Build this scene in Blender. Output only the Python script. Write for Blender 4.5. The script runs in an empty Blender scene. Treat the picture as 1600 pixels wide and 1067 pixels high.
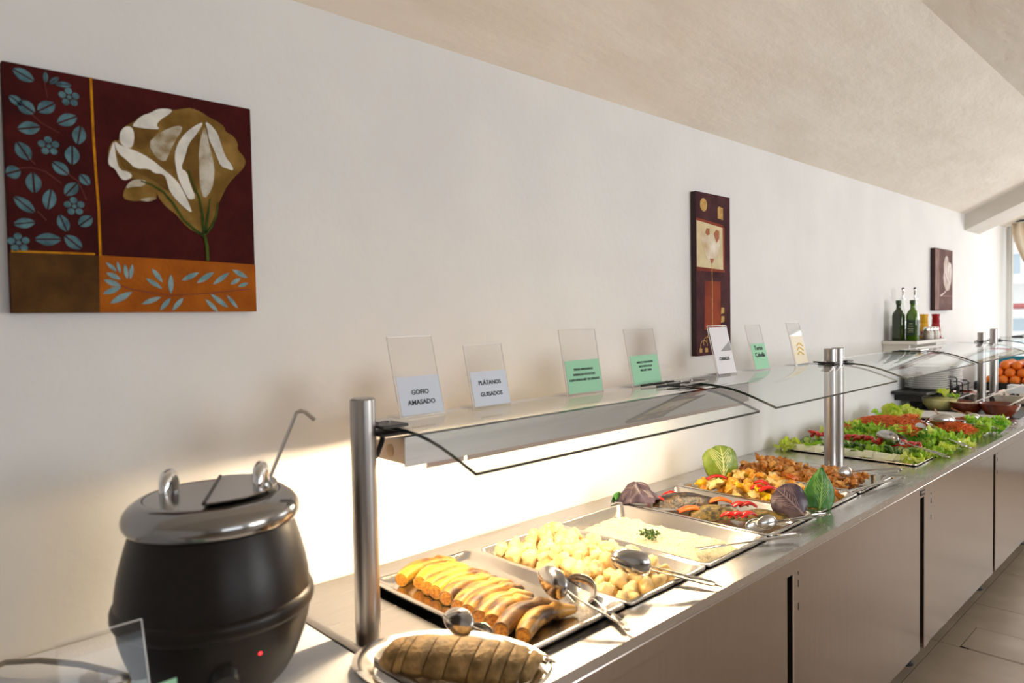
import bpy, bmesh, math, random
from mathutils import Vector, Matrix, noise as mnoise

S = bpy.context.scene
COL = S.collection
R = random.Random(7)
PI = math.pi

# ---------------------------------------------------------------- camera
cam_d = bpy.data.cameras.new('camera')
cam = bpy.data.objects.new('camera', cam_d)
COL.objects.link(cam)
S.camera = cam
YAW, PITCH, ROLL = 0.762703, -0.034818, -0.017520
fw = Vector((math.sin(YAW)*math.cos(PITCH), math.cos(YAW)*math.cos(PITCH), math.sin(PITCH)))
rt = Vector((math.cos(YAW), -math.sin(YAW), 0)); up = rt.cross(fw)
r2 = rt*math.cos(ROLL) + up*math.sin(ROLL); u2 = up*math.cos(ROLL) - rt*math.sin(ROLL)
m = Matrix.Identity(4)
for i in range(3):
    m[i][0] = r2[i]; m[i][1] = u2[i]; m[i][2] = -fw[i]
m[0][3], m[1][3], m[2][3] = 0.0, -1.555, 1.52
cam.matrix_world = m
cam_d.sensor_width = 36.0
cam_d.lens = 36.0*1096.94/1600.0
cam_d.clip_start = 0.05
cam_d.dof.use_dof = True
cam_d.dof.focus_distance = 2.35
cam_d.dof.aperture_fstop = 3.2

# ---------------------------------------------------------------- world, daylight, exposure
S.view_settings.view_transform = 'Standard'
S.view_settings.look = 'None'
S.view_settings.gamma = 1.0
S.view_settings.use_curve_mapping = False
S.view_settings.exposure = 0.0
W = bpy.data.worlds.new('overcast_sky'); S.world = W; W.use_nodes = True
W.node_tree.nodes['Background'].inputs[0].default_value = (0.92, 0.96, 1.0, 1)
W.node_tree.nodes['Background'].inputs[1].default_value = 2.1

def area(name, loc, look, sx, sy, power, col):
    d = bpy.data.lights.new(name, 'AREA'); d.shape = 'RECTANGLE'; d.size = sx; d.size_y = sy
    d.energy = power; d.color = col
    o = bpy.data.objects.new(name, d); COL.objects.link(o); o.location = loc
    o.rotation_euler = Vector(look).to_track_quat('-Z', 'Y').to_euler()
    return o
# daylight coming in through the windows of the room (each lies in its window opening)
area('daylight_end_window', (7.86, -1.55, 1.62), (-1, 0, 0), 2.4, 1.35, 42, (1.0, 0.985, 0.96))
area('daylight_street_window', (4.1, -5.44, 1.55), (0, 1, 0), 2.6, 1.5, 103, (0.96, 0.985, 1.0))
area('daylight_street_window', (0.6, -5.44, 1.55), (0, 1, 0), 2.2, 1.5, 9, (0.80, 0.91, 1.0))

# ---------------------------------------------------------------- helpers
def lin(c):
    c = c/255.0
    return c/12.92 if c <= 0.04045 else ((c+0.055)/1.055)**2.4
def rgb(r, g, b): return (lin(r), lin(g), lin(b), 1.0)

def setin(n, key, v):
    if key in n.inputs: n.inputs[key].default_value = v

def mat(name, col, rough=0.5, metal=0.0, var=None, scale=20.0, bump=0.0, bscale=60.0, stretch=None,
        detail=4.0, lo=0.35, hi=0.65, spec=0.5, emit=None, estr=0.0, sss=0.0, rvar=0.0, coat=0.0, rand=0.0, trans=0.0):
    """principled material; var = second colour mixed in by noise in object space"""
    M = bpy.data.materials.new(name); M.use_nodes = True
    nt = M.node_tree; N = nt.nodes; L = nt.links
    b = N['Principled BSDF']
    b.inputs['Base Color'].default_value = col
    b.inputs['Roughness'].default_value = rough
    b.inputs['Metallic'].default_value = metal
    setin(b, 'Specular IOR Level', spec)
    if coat: setin(b, 'Coat Weight', coat); setin(b, 'Coat Roughness', 0.15)
    if sss:
        setin(b, 'Subsurface Weight', sss); b.inputs['Subsurface Radius'].default_value = (0.012, 0.008, 0.004)
    if trans: setin(b, 'Transmission Weight', trans)
    if emit is not None:
        b.inputs['Emission Color'].default_value = emit; b.inputs['Emission Strength'].default_value = estr
    if var is not None or bump or rvar or rand:
        tc = N.new('ShaderNodeTexCoord'); src = tc.outputs['Object']
        oi = N.new('ShaderNodeObjectInfo')
        add = N.new('ShaderNodeVectorMath'); add.operation = 'ADD'
        mul = N.new('ShaderNodeMath'); mul.operation = 'MULTIPLY'; mul.inputs[1].default_value = 37.0 if rand else 0.0
        L.new(oi.outputs['Random'], mul.inputs[0]); L.new(src, add.inputs[0]); L.new(mul.outputs[0], add.inputs[1])
        src = add.outputs[0]
        if stretch:
            mp = N.new('ShaderNodeMapping'); mp.inputs['Scale'].default_value = stretch
            L.new(src, mp.inputs['Vector']); src = mp.outputs[0]
        n1 = N.new('ShaderNodeTexNoise'); n1.inputs['Scale'].default_value = scale; n1.inputs['Detail'].default_value = detail
        L.new(src, n1.inputs['Vector'])
        if var is not None:
            cr = N.new('ShaderNodeValToRGB')
            cr.color_ramp.elements[0].position = lo; cr.color_ramp.elements[0].color = col
            cr.color_ramp.elements[1].position = hi; cr.color_ramp.elements[1].color = var
            L.new(n1.outputs['Fac'], cr.inputs[0]); last = cr.outputs[0]
            if rand:
                hs = N.new('ShaderNodeHueSaturation')
                mr = N.new('ShaderNodeMapRange'); mr.inputs['To Min'].default_value = 1-rand; mr.inputs['To Max'].default_value = 1+rand*0.5
                L.new(oi.outputs['Random'], mr.inputs[0]); L.new(mr.outputs[0], hs.inputs['Value'])
                L.new(last, hs.inputs['Color']); last = hs.outputs[0]
            L.new(last, b.inputs['Base Color'])
        if rvar:
            mr2 = N.new('ShaderNodeMapRange'); mr2.inputs['To Min'].default_value = max(0.02, rough-rvar); mr2.inputs['To Max'].default_value = rough+rvar
            L.new(n1.outputs['Fac'], mr2.inputs[0]); L.new(mr2.outputs[0], b.inputs['Roughness'])
        if bump:
            n2 = N.new('ShaderNodeTexNoise'); n2.inputs['Scale'].default_value = bscale; n2.inputs['Detail'].default_value = 5
            L.new(src, n2.inputs['Vector'])
            bp = N.new('ShaderNodeBump'); bp.inputs['Strength'].default_value = bump; bp.inputs['Distance'].default_value = 0.01
            L.new(n2.outputs['Fac'], bp.inputs['Height']); L.new(bp.outputs[0], b.inputs['Normal'])
    return M

def glassmat(name, tint=(0.965, 0.985, 0.975, 1), ior=1.5, rough=0.0, boost=0.0):
    """clear sheet: Fresnel reflection on the outer faces, straight transmission"""
    M = bpy.data.materials.new(name); M.use_nodes = True
    nt = M.node_tree; N = nt.nodes; L = nt.links
    N.remove(N['Principled BSDF']); out = N['Material Output']
    tr = N.new('ShaderNodeBsdfTransparent'); tr.inputs[0].default_value = tint
    gl = N.new('ShaderNodeBsdfGlossy'); gl.inputs['Roughness'].default_value = rough
    fr = N.new('ShaderNodeFresnel'); fr.inputs[0].default_value = ior
    ge = N.new('ShaderNodeNewGeometry')
    inv = N.new('ShaderNodeMath'); inv.operation = 'SUBTRACT'; inv.inputs[0].default_value = 1.0
    L.new(ge.outputs['Backfacing'], inv.inputs[1])
    ad = N.new('ShaderNodeMath'); ad.operation = 'ADD'; ad.inputs[1].default_value = boost; ad.use_clamp = True
    L.new(fr.outputs[0], ad.inputs[0])
    mu = N.new('ShaderNodeMath'); mu.operation = 'MULTIPLY'
    L.new(ad.outputs[0], mu.inputs[0]); L.new(inv.outputs[0], mu.inputs[1])
    mx = N.new('ShaderNodeMixShader')
    L.new(mu.outputs[0], mx.inputs[0]); L.new(tr.outputs[0], mx.inputs[1]); L.new(gl.outputs[0], mx.inputs[2])
    L.new(mx.outputs[0], out.inputs[0])
    return M

class MB:
    """collects geometry for one mesh"""
    def __init__(s): s.v = []; s.f = []
    def add(s, vs, fs):
        o = len(s.v); s.v += [tuple(p) for p in vs]; s.f += [tuple(i+o for i in f) for f in fs]; return s
    def box(s, x0, x1, y0, y1, z0, z1):
        return s.add([(x0,y0,z0),(x1,y0,z0),(x1,y1,z0),(x0,y1,z0),(x0,y0,z1),(x1,y0,z1),(x1,y1,z1),(x0,y1,z1)],
              [(0,3,2,1),(4,5,6,7),(0,1,5,4),(1,2,6,5),(2,3,7,6),(3,0,4,7)])
    def tube(s, pts, rad, n=10, cap=True, flat=1.0):
        pts = [Vector(p) for p in pts]; k = len(pts)
        if not hasattr(rad, '__len__'): rad = [rad]*k
        prev = None; vs = []; fs = []
        for i, p in enumerate(pts):
            t = (pts[min(i+1,k-1)] - pts[max(i-1,0)]).normalized()
            if prev is None:
                a = Vector((0,0,1)) if abs(t.z) < 0.9 else Vector((1,0,0))
                u = (a - t*a.dot(t)).normalized()
            else:
                u = (prev - t*prev.dot(t)).normalized()
            prev = u; w = t.cross(u)
            for j in range(n):
                a = 2*PI*j/n
                vs.append(p + (u*math.cos(a)*flat + w*math.sin(a))*rad[i])
        for i in range(k-1):
            for j in range(n):
                fs.append((i*n+j, i*n+(j+1)%n, (i+1)*n+(j+1)%n, (i+1)*n+j))
        if cap:
            fs.append(tuple(range(n-1,-1,-1))); fs.append(tuple((k-1)*n+j for j in range(n)))
        return s.add(vs, fs)
    def cyl(s, p0, p1, r, n=20, r1=None): return s.tube([p0, p1], [r, r if r1 is None else r1], n)
    def lathe(s, prof, n=32, c=(0,0,0), sx=1.0, sy=1.0):
        vs = []; fs = []; k = len(prof)
        for (r, z) in prof:
            for j in range(n):
                a = 2*PI*j/n; vs.append((c[0]+r*sx*math.cos(a), c[1]+r*sy*math.sin(a), c[2]+z))
        for i in range(k-1):
            for j in range(n):
                fs.append((i*n+j, i*n+(j+1)%n, (i+1)*n+(j+1)%n, (i+1)*n+j))
        if prof[0][0] > 1e-5: fs.append(tuple(range(n-1,-1,-1)))
        if prof[-1][0] > 1e-5: fs.append(tuple((k-1)*n+j for j in range(n)))
        return s.add(vs, fs)
    def grid(s, fn, nu, nv):
        vs = [fn(i/nu, j/nv) for j in range(nv+1) for i in range(nu+1)]
        fs = [(j*(nu+1)+i, j*(nu+1)+i+1, (j+1)*(nu+1)+i+1, (j+1)*(nu+1)+i) for j in range(nv) for i in range(nu)]
        return s.add(vs, fs)
    def poly_xz(s, pts, y, th=0.0006):
        """flat polygon in a plane y=const, facing -y, with a hair of thickness"""
        a = sum(pts[i][0]*pts[(i+1)%len(pts)][1]-pts[(i+1)%len(pts)][0]*pts[i][1] for i in range(len(pts)))
        if a < 0: pts = pts[::-1]
        n = len(pts)
        vs = [(p[0], y, p[1]) for p in pts] + [(p[0], y+th, p[1]) for p in pts]
        fs = [tuple(range(n))] + [(i, i+n, (i+1)%n+n, (i+1)%n) for i in range(n)]
        return s.add(vs, fs)
    def blob(s, rx, ry, rz, c=(0,0,0), nu=10, nv=7, amp=0.0, fr=1.0, seed=0.0):
        vs = []; fs = []
        for j in range(nv+1):
            th = PI*j/nv
            for i in range(nu):
                ph = 2*PI*i/nu
                d = Vector((math.sin(th)*math.cos(ph), math.sin(th)*math.sin(ph), math.cos(th)))
                k = 1 + amp*mnoise.noise(d*fr + Vector((seed, seed*1.7, -seed)))
                vs.append((c[0]+d.x*rx*k, c[1]+d.y*ry*k, c[2]+d.z*rz*k))
        for j in range(nv):
            for i in range(nu):
                fs.append((j*nu+i, (j+1)*nu+i, (j+1)*nu+(i+1)%nu, j*nu+(i+1)%nu))
        return s.add(vs, fs)
    def mesh(s, name, smooth=True, angle=40, weld=False):
        me = bpy.data.meshes.new(name); me.from_pydata(s.v, [], s.f); me.update()
        bm = bmesh.new(); bm.from_mesh(me)
        if weld: bmesh.ops.remove_doubles(bm, verts=bm.verts, dist=1e-5)
        bmesh.ops.dissolve_degenerate(bm, edges=bm.edges, dist=1e-7)
        bm.to_mesh(me); bm.free()
        if smooth:
            me.polygons.foreach_set('use_smooth', [True]*len(me.polygons))
            me.set_sharp_from_angle(angle=math.radians(angle))
        return me
    def build(s, name, m, parent=None, smooth=True, angle=40, bevel=0.0, solid=0.0, weld=False, world=True, sub=0):
        return put(name, s.mesh(name, smooth, angle, weld), m, parent, bevel, solid, world, sub)

def put(name, me, m, parent=None, bevel=0.0, solid=0.0, world=True, sub=0):
    if m is not None and not me.materials: me.materials.append(m)
    o = bpy.data.objects.new(name, me); COL.objects.link(o)
    if parent is not None:
        o.parent = parent
        if world:
            base = parent
            off = Vector((0,0,0))
            while base is not None:
                off += base.location; base = base.parent
            o.location = -off
    if solid:
        md = o.modifiers.new('thickness', 'SOLIDIFY'); md.thickness = solid; md.offset = 0
    if bevel:
        md = o.modifiers.new('bevel', 'BEVEL'); md.width = bevel; md.segments = 2; md.limit_method = 'ANGLE'
    if sub:
        md = o.modifiers.new('smooth', 'SUBSURF'); md.levels = sub; md.render_levels = sub
    return o
def tag(o, label=None, cat=None, group=None, kind=None):
    if label: o['label'] = label
    if cat: o['category'] = cat
    if group: o['group'] = group
    if kind: o['kind'] = kind
    return o
def thing(name, loc, label, cat, group=None, rz=0.0):
    o = bpy.data.objects.new(name, None); COL.objects.link(o); o.empty_display_size = 0.02
    o.location = loc; o.rotation_euler = (0, 0, rz)
    return tag(o, label, cat, group)
def copy_tree(o, parent=None):
    c = o.copy(); COL.objects.link(c); c.parent = parent
    for ch in list(o.children): copy_tree(ch, c)
    return c
def struct(o): o['kind'] = 'structure'; return o
def n3(x, y, z=0.0): return mnoise.noise(Vector((x, y, z)))
def text_mesh(body, size, bold=0.0, align='CENTER'):
    cu = bpy.data.curves.new('lettering', 'FONT'); cu.body = body; cu.size = size; cu.align_x = align
    cu.offset = bold; cu.extrude = 0.0002; cu.resolution_u = 2
    ob = bpy.data.objects.new('tmp_text', cu); COL.objects.link(ob)
    dg = bpy.context.evaluated_depsgraph_get(); dg.update()
    me = bpy.data.meshes.new_from_object(ob.evaluated_get(dg))
    bpy.data.objects.remove(ob); me.name = 'lettering'
    return me

# ---------------------------------------------------------------- materials
M_wall = mat('white_plaster', rgb(226,225,224), 0.75, var=rgb(232,231,229), scale=3, bump=0.10, bscale=38, spec=0.25)
M_ceil = mat('cream_plaster', rgb(243,235,224), 0.8, var=rgb(237,227,214), scale=2.2, bump=0.7, bscale=5.0, spec=0.2, stretch=(1.0, 3.0, 3.0))
M_trim = mat('beam_paint', rgb(214,208,200), 0.7, spec=0.3, var=rgb(206,199,190), scale=5)
M_tile = mat('floor_tile', rgb(160,142,122), 0.48, var=rgb(146,128,108), scale=4, rvar=0.06, spec=0.5, rand=0.05)
M_grout = mat('grout', rgb(74,66,58), 0.8)
def steel(name, col, rough, stretch, bump=0.03, rv=0.05):
    return mat(name, col, rough, 1.0, var=tuple(c*0.95 for c in col[:3])+(1,), scale=9, stretch=stretch, bump=bump, bscale=60, rvar=rv)
M_top = steel('brushed_steel_top', (0.60,0.575,0.55,1), 0.26, (0.6, 14, 14))
M_door = steel('brushed_steel_door', (0.50,0.435,0.395,1), 0.19, (9, 9, 0.5), 0.010, 0.03)
M_post = steel('brushed_steel_post', (0.44,0.415,0.40,1), 0.32, (10, 10, 0.6))
M_box = steel('lamp_housing_steel', (0.37,0.345,0.325,1), 0.36, (0.7, 12, 12))
M_tray = steel('tray_steel', (0.68,0.64,0.59,1), 0.2, (3, 3, 3), 0.02)
M_chrome = mat('chrome', (0.80,0.79,0.78,1), 0.07, 1.0)
M_lid = mat('lid_steel', (0.33,0.32,0.315,1), 0.15, 1.0)
M_spoon = mat('polished_steel', (0.54,0.52,0.50,1), 0.17, 1.0)
M_dark = mat('dark_recess', rgb(26,24,23), 0.6)
M_black = mat('black_plastic', rgb(22,21,21), 0.4)
M_blackmetal = mat('black_metal', rgb(38,34,32), 0.4, 0.3)
M_glass = glassmat('guard_glass')
M_edge = mat('glass_edge', rgb(28,46,40), 0.15, spec=0.8)
M_acr = glassmat('clear_acrylic', (0.97,0.97,0.97,1), 1.45, 0.02, 0.02)
M_acre = mat('acrylic_edge', rgb(236,230,226), 0.25, spec=0.6)
M_mint = mat('mint_card', rgb(158,214,178), 0.7)
M_white = mat('white_card', rgb(218,224,236), 0.7)
M_ink = mat('ink', rgb(40,44,48), 0.7)
M_tube = mat('heat_lamp_glow', rgb(255,220,170), 0.5, emit=(1.0,0.76,0.47,1), estr=190.0)
M_lamp = mat('heat_lamp_bright_glow', rgb(255,220,170), 0.5, emit=(1.0,0.76,0.47,1), estr=1100.0)

# ---------------------------------------------------------------- the room
XL, XR, YF = -2.6, 7.9, -5.5
ZC = 2.27; CRY = -0.745; CRZ = 2.612
wall_b = struct(MB().box(XL, XR+0.15, 0.0, 0.15, 0, 2.9).build('wall_back', M_wall, smooth=False))
struct(MB().box(XL-0.15, XL, YF, 0.15, 0, 2.9).build('wall_left', M_wall, smooth=False))
# end wall with the window opening (y -2.9..-0.03, z 0.92..2.36)
e = MB(); e.box(XR, XR+0.15, YF, 0.0, 0, 0.92); e.box(XR, XR+0.15, YF, 0.0, 2.36, 2.9)
e.box(XR, XR+0.15, YF, -2.9, 0.92, 2.36); e.box(XR, XR+0.15, -0.024, 0.0, 0.92, 2.36)
struct(e.build('wall_right', M_wall, smooth=False))
# wall behind the camera with two street windows
e = MB()
for a, b in ((XL, -0.6), (1.8, 2.7), (5.5, XR+0.15)): e.box(a, b, YF-0.15, YF, 0, 2.9)
for a, b in ((-0.6, 1.8), (2.7, 5.5)):
    e.box(a, b, YF-0.15, YF, 0, 0.75); e.box(a, b, YF-0.15, YF, 2.35, 2.9)
struct(e.build('wall_front', M_wall, smooth=False))
M_reflpanel = mat('added_dark_panel', rgb(110,80,62), 0.6, var=rgb(96,68,52), scale=6, stretch=(6,1,1))  # brown panel added unseen behind the camera to darken the steel door reflections
struct(MB().box(XL, XR, YF+0.002, YF+0.03, 0, 0.74).build('added_reflection_panel', M_reflpanel, smooth=False))
# ceiling: sloping strip above the counter, then flat
e = MB()
NU, NV = 110, 10
def cf(u, v):
    x = XL + (XR+0.15-XL)*u; y = 0.0 + (CRY)*v
    z = ZC + (CRZ-ZC)*v
    w = math.sin(PI*v)**0.5 if 0 < v < 1 else 0
    z += 0.010*w*n3(x*1.3, y*2.6, 3) + 0.004*w*n3(x*5, y*5, 9)
    return (x, y, z)
e.grid(lambda u, v: cf(u, 1-v), NU, NV)
e.grid(lambda u, v: (XL+(XR+0.15-XL)*u, CRY + (YF-CRY)*(1-v), CRZ + (0.10*(1-v) if v < 1 else 0)), 20, 8)
e.box(XL-0.15, XR+0.15, YF-0.15, 0.15, 2.9, 3.0)
struct(e.build('ceiling', M_ceil, angle=25))
# sloping ceiling beam near the end of the room
e = MB(); sl = (CRZ-ZC)/(-CRY)
pr = [(0.0, ZC-0.127), (0.0, ZC+0.02), (CRY, CRZ+0.02), (CRY-0.5, CRZ+0.05), (CRY-0.5, CRZ-0.127), (CRY, CRZ-0.127)]
vs = [(6.47, y, z) for y, z in pr] + [(6.92, y, z) for y, z in pr]; n = len(pr)
e.add(vs, [tuple(range(n)), tuple(range(2*n-1, n-1, -1))] + [(i, i+n, (i+1) % n+n, (i+1) % n) for i in range(n)])
struct(e.build('trim_1', M_trim, smooth=False))

# floor: base slab, tiles with open joints, a small access hatch
floor = struct(MB().box(XL, XR, YF, 0, -0.1, -0.004).build('floor', M_grout, smooth=False))
TX0, TY0, TS = 4.19, -0.60, 0.60
def tilemesh(w, d):
    b = MB(); b.box(0, w, 0, d, -0.004, 0.0); return b.mesh('tile', smooth=False)
tm = tilemesh(TS-0.004, TS-0.004); tm.materials.append(M_tile)
HX0, HX1, HY0, HY1 = 3.602, 3.868, -1.36, -0.686
for ix in range(-12, 7):
    for iy in range(-9, 2):
        x = TX0 + ix*TS + 0.002; y = TY0 + iy*TS + 0.002
        if x+TS < XL or x > XR or y > 0 or y+TS < YF: continue
        x0, x1 = max(x, XL), min(x+TS-0.004, XR); y0, y1 = max(y, YF), min(y+TS-0.004, 0)
        if x1-x0 < 0.03 or y1-y0 < 0.03: continue
        if x0 < HX1 and x1 > HX0 and y0 < HY1 and y1 > HY0:
            g = 0.004; b = MB(); hy0, hy1 = max(y0, HY0-g), min(y1, HY1+g)
            for q in ((x0, HX0-g, y0, y1), (HX1+g, x1, y0, y1), (max(x0, HX0-g), min(x1, HX1+g), y0, HY0-g), (max(x0, HX0-g), min(x1, HX1+g), HY1+g, y1)):
                if q[1]-q[0] > 0.002 and q[3]-q[2] > 0.002: b.box(q[0], q[1], q[2], q[3], -0.004, 0.0)
            if b.v: b.build('tile', M_tile, floor, smooth=False)
            continue
        if x1-x0 > TS-0.01 and y1-y0 > TS-0.01:
            o = put('tile', tm, M_tile, floor); o.location = (x0, y0, 0)
        else:
            o = put('tile', tilemesh(x1-x0, y1-y0), M_tile, floor); o.location = (x0, y0, 0)
hat = MB().box(HX0, HX1, HY0, HY1, -0.004, 0.0005).build('access_hatch', M_tile, floor, smooth=False)
MB().box(HX0-0.012, HX0-0.003, HY1-0.03, HY1+0.004, -0.002, 0.002).build('hinge', M_spoon, hat, smooth=False)

# end window: frame, mullion, sill, panes, curtain, the street outside
win = thing('window_1', (7.95, -1.45, 0.92), 'white framed end window looking onto the street', 'window')
win['kind'] = 'structure'
M_frame = mat('window_frame', rgb(235,232,228), 0.4)
fr = MB()
fr.box(7.93, 7.99, -0.036, -0.024, 0.92, 2.36); fr.box(7.93, 7.99, -2.9, -2.87, 0.92, 2.36)
fr.box(7.93, 7.99, -2.87, -0.05, 2.325, 2.36); fr.box(7.93, 7.99, -2.87, -0.05, 0.92, 0.96); fr.box(7.93, 7.99, -1.48, -1.42, 0.96, 2.325)
fr.build('window_frame', M_frame, win, smooth=False, bevel=0.003)
MB().box(7.84, 7.97, -2.92, -0.03, 0.90, 0.925).build('window_sill', M_frame, win, smooth=False, bevel=0.003)
for a, b in ((-1.42, -0.036), (-2.87, -1.48)):
    MB().box(7.955, 7.961, a, b, 0.96, 2.325).build('pane', M_glass, win, smooth=False)
for k, (x0, x1) in enumerate(((-0.6, 1.8), (2.7, 5.5))):
    w2 = thing('window_%d' % (k+2), ((x0+x1)/2, YF-0.08, 0.75), 'white framed street window behind the buffet line', 'window'); w2['kind'] = 'structure'
    fr = MB()
    for a in (x0, (x0+x1)/2-0.03, x1-0.06): fr.box(a, a+0.06, YF-0.11, YF-0.05, 0.75, 2.35)
    fr.box(x0, x1, YF-0.11, YF-0.05, 0.75, 0.82); fr.box(x0, x1, YF-0.11, YF-0.05, 2.28, 2.35)
    fr.build('window_frame', M_frame, w2, smooth=False)

M_curt = mat('cream_curtain', rgb(232,214,190), 0.85, var=rgb(240,226,206), scale=6)
cur = thing('curtain', (7.80, -0.30, 1.0), 'cream curtain gathered at the edge of the end window', 'curtain')
cb = MB()
def curf(u, v):
    z = 2.30 - 1.30*v
    sw = min(1, max(0, (2.28-z)/0.85)); sw = sw*sw*(3-2*sw)
    y = -0.055 - 0.42*u*(1-0.45*sw) - 0.26*sw*(1-0.2*u)
    return (7.80 + 0.022*math.sin(u*34 + 1.2*v), y, z)
cb.grid(curf, 70, 16)
cb.build('curtain_cloth', M_curt, cur, solid=0.003)
MB().cyl((7.80, -0.03, 2.315), (7.80, -2.9, 2.315), 0.010, 12).build('curtain_rod', M_blackmetal, cur)
fin = MB(); fin.blob(0.02, 0.02, 0.02, (7.80, -0.032, 2.315)); fin.build('finial', M_blackmetal, cur)

# house across the street, bright in the overcast daylight
M_house = mat('pale_render', rgb(250,250,249), 0.8, var=rgb(244,244,244), scale=2)
M_redrail = mat('red_rail_paint', rgb(176,92,92), 0.5)
M_bluegrey = mat('blue_grey_glass', rgb(176,188,198), 0.2)
hs = thing('street_building', (14.0, 1.0, 0), 'pale building across the street with red balcony rails', 'building')
MB().box(14.0, 14.6, -6, 7, -0.5, 7).build('facade', M_house, hs, smooth=False)
for z in (1.55, 2.62, 4.2):
    MB().cyl((13.55, -5, z), (13.55, 6, z), 0.045, 8).build('balcony_rail', M_redrail, hs)
for z in (1.0, 2.0, 3.3):
    MB().box(13.5, 14.0, -5.5, 6.5, z-0.09, z).build('balcony_slab', M_house, hs, smooth=False)
for (y, z, w, h) in ((0.75, 2.25, 0.26, 0.32), (1.15, 2.25, 0.26, 0.32), (0.4, 1.1, 0.7, 0.35), (1.0, 2.85, 0.6, 0.1), (-1.0, 2.2, 0.5, 0.6), (1.1, 1.25, 0.35, 0.2)):
    MB().box(13.97, 14.01, y-w/2, y+w/2, z-h/2, z+h/2).build('house_window', M_bluegrey, hs, smooth=False)
struct(MB().box(8.05, 60, -30, 30, -0.6, -0.5).build('ground_outside', mat('street_paving', rgb(200,196,190), 0.8, var=rgb(186,182,176), scale=3), smooth=False))

# ---------------------------------------------------------------- buffet counters
ZT = 0.88; YFR = -0.722
def worktop(name, x0, x1, hole, label):
    t = thing(name, ((x0+x1)/2, -0.36, ZT-0.065), label, 'worktop')
    hx0, hx1, hy0, hy1 = hole
    b = MB()
    b.box(x0, x1, hy1, -0.004, ZT-0.022, ZT); b.box(x0, x1, YFR, hy0, ZT-0.022, ZT)
    b.box(x0, hx0, hy0, hy1, ZT-0.022, ZT); b.box(hx1, x1, hy0, hy1, ZT-0.022, ZT)
    b.build('top_plate', M_top, t, smooth=False)
    MB().box(x0, x1, YFR, YFR+0.014, ZT-0.066, ZT-0.0225).build('front_apron', M_door, t, smooth=False, bevel=0.003)
    w = MB(); d = ZT-0.14
    w.box(hx0, hx1, hy0, hy1, d-0.004, d)
    w.box(hx0-0.003, hx0, hy0, hy1, d, ZT-0.0225); w.box(hx1, hx1+0.003, hy0, hy1, d, ZT-0.0225)
    w.box(hx0, hx1, hy0-0.003, hy0, d, ZT-0.0225); w.box(hx0, hx1, hy1, hy1+0.003, d, ZT-0.0225)
    w.build('well', M_blackmetal, t, smooth=False)
    return t
WT1 = worktop('hot_worktop', 0.69, 2.945, (0.875, 2.885, -0.632, -0.098), 'brushed steel worktop of the hot counter holding the six warm food trays')
WT2 = worktop('cold_worktop', 2.948, 5.58, (3.14, 4.80, -0.632, -0.098), 'brushed steel worktop of the cold counter under the salads')
WT3 = worktop('fruit_worktop', 5.583, 7.55, (6.9, 7.3, -0.5, -0.2), 'far steel worktop carrying the pyramid of oranges')
# rolled steel end edge beside the white tablecloth
MB().tube([(0.682, -0.006, 0.896), (0.682, -0.722, 0.896)], 0.0090, 12).build('end_roll', M_post, WT1)
# maker badge on the joint between the two aprons
bd = MB().box(2.895, 2.94, YFR-0.002, YFR, 0.823, 0.845).build('badge', mat('badge_plate', rgb(70,66,64), 0.4, 0.6), WT1, smooth=False, bevel=0.001)
MB().box(2.902, 2.933, YFR-0.0026, YFR-0.002, 0.832, 0.838).build('badge_strip', M_spoon, bd, smooth=False)

M_footm = mat('rubber_foot', rgb(18,17,17), 0.5)
def cabinet(name, x0, x1, doors, label, feet, stile=None):
    t = thing(name, ((x0+x1)/2, -0.36, 0), label, 'cabinet')
    MB().box(x0+0.005, x1-0.005, -0.655, -0.03, 0.20, ZT-0.145).build('body', M_dark, t, smooth=False)
    # upper rail behind the apron
    MB().box(x0+0.005, x1-0.005, -0.695, -0.645, ZT-0.085, ZT-0.067).build('upper_rail', M_dark, t, smooth=False)
    if stile:
        MB().box(stile[0], stile[1], -0.706, -0.655, 0.205, ZT-0.068).build('stile', M_door, t, smooth=False, bevel=0.002)
    for (a, b) in doors:
        d = MB().box(a, b, -0.702, -0.668, 0.205, ZT-0.069).build('door', M_door, t, smooth=False, bevel=0.003)
        for z in (0.80, 0.765, 0.70):
            MB().box(a+0.030, a+0.0345, -0.7026, -0.7015, z-0.010, z+0.010).build('slot', M_dark, d, smooth=False)
        MB().box(b-0.010, b-0.002, -0.668, -0.660, 0.21, ZT-0.07).build('door_return', M_door, d, smooth=False)
    for fx in feet:
        for fy in (-0.56, -0.1):
            f = MB(); f.cyl((fx, fy, 0.02), (fx, fy, 0.20), 0.017, 12); f.lathe([(0.030, 0), (0.030, 0.012), (0.017, 0.022)], 14, (fx, fy, 0))
            f.build('foot', M_footm, t)
    return t
cabinet('hot_cabinet', 0.69, 2.965, [(0.70, 1.836), (1.870, 2.962)], 'long brushed steel cabinet below the hot food trays, nearest the kettle', (0.8, 1.9, 2.85))
cabinet('cold_cabinet', 2.97, 5.58, [(3.062, 4.088), (4.132, 5.10), (5.14, 5.56)], 'brushed steel cabinet below the salad trays', (3.26, 4.41, 5.45), (2.998, 3.055))
cabinet('fruit_cabinet', 5.585, 7.55, [(5.60, 6.55), (6.59, 7.53)], 'far steel cabinet below the oranges', (5.7, 7.4))

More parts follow.
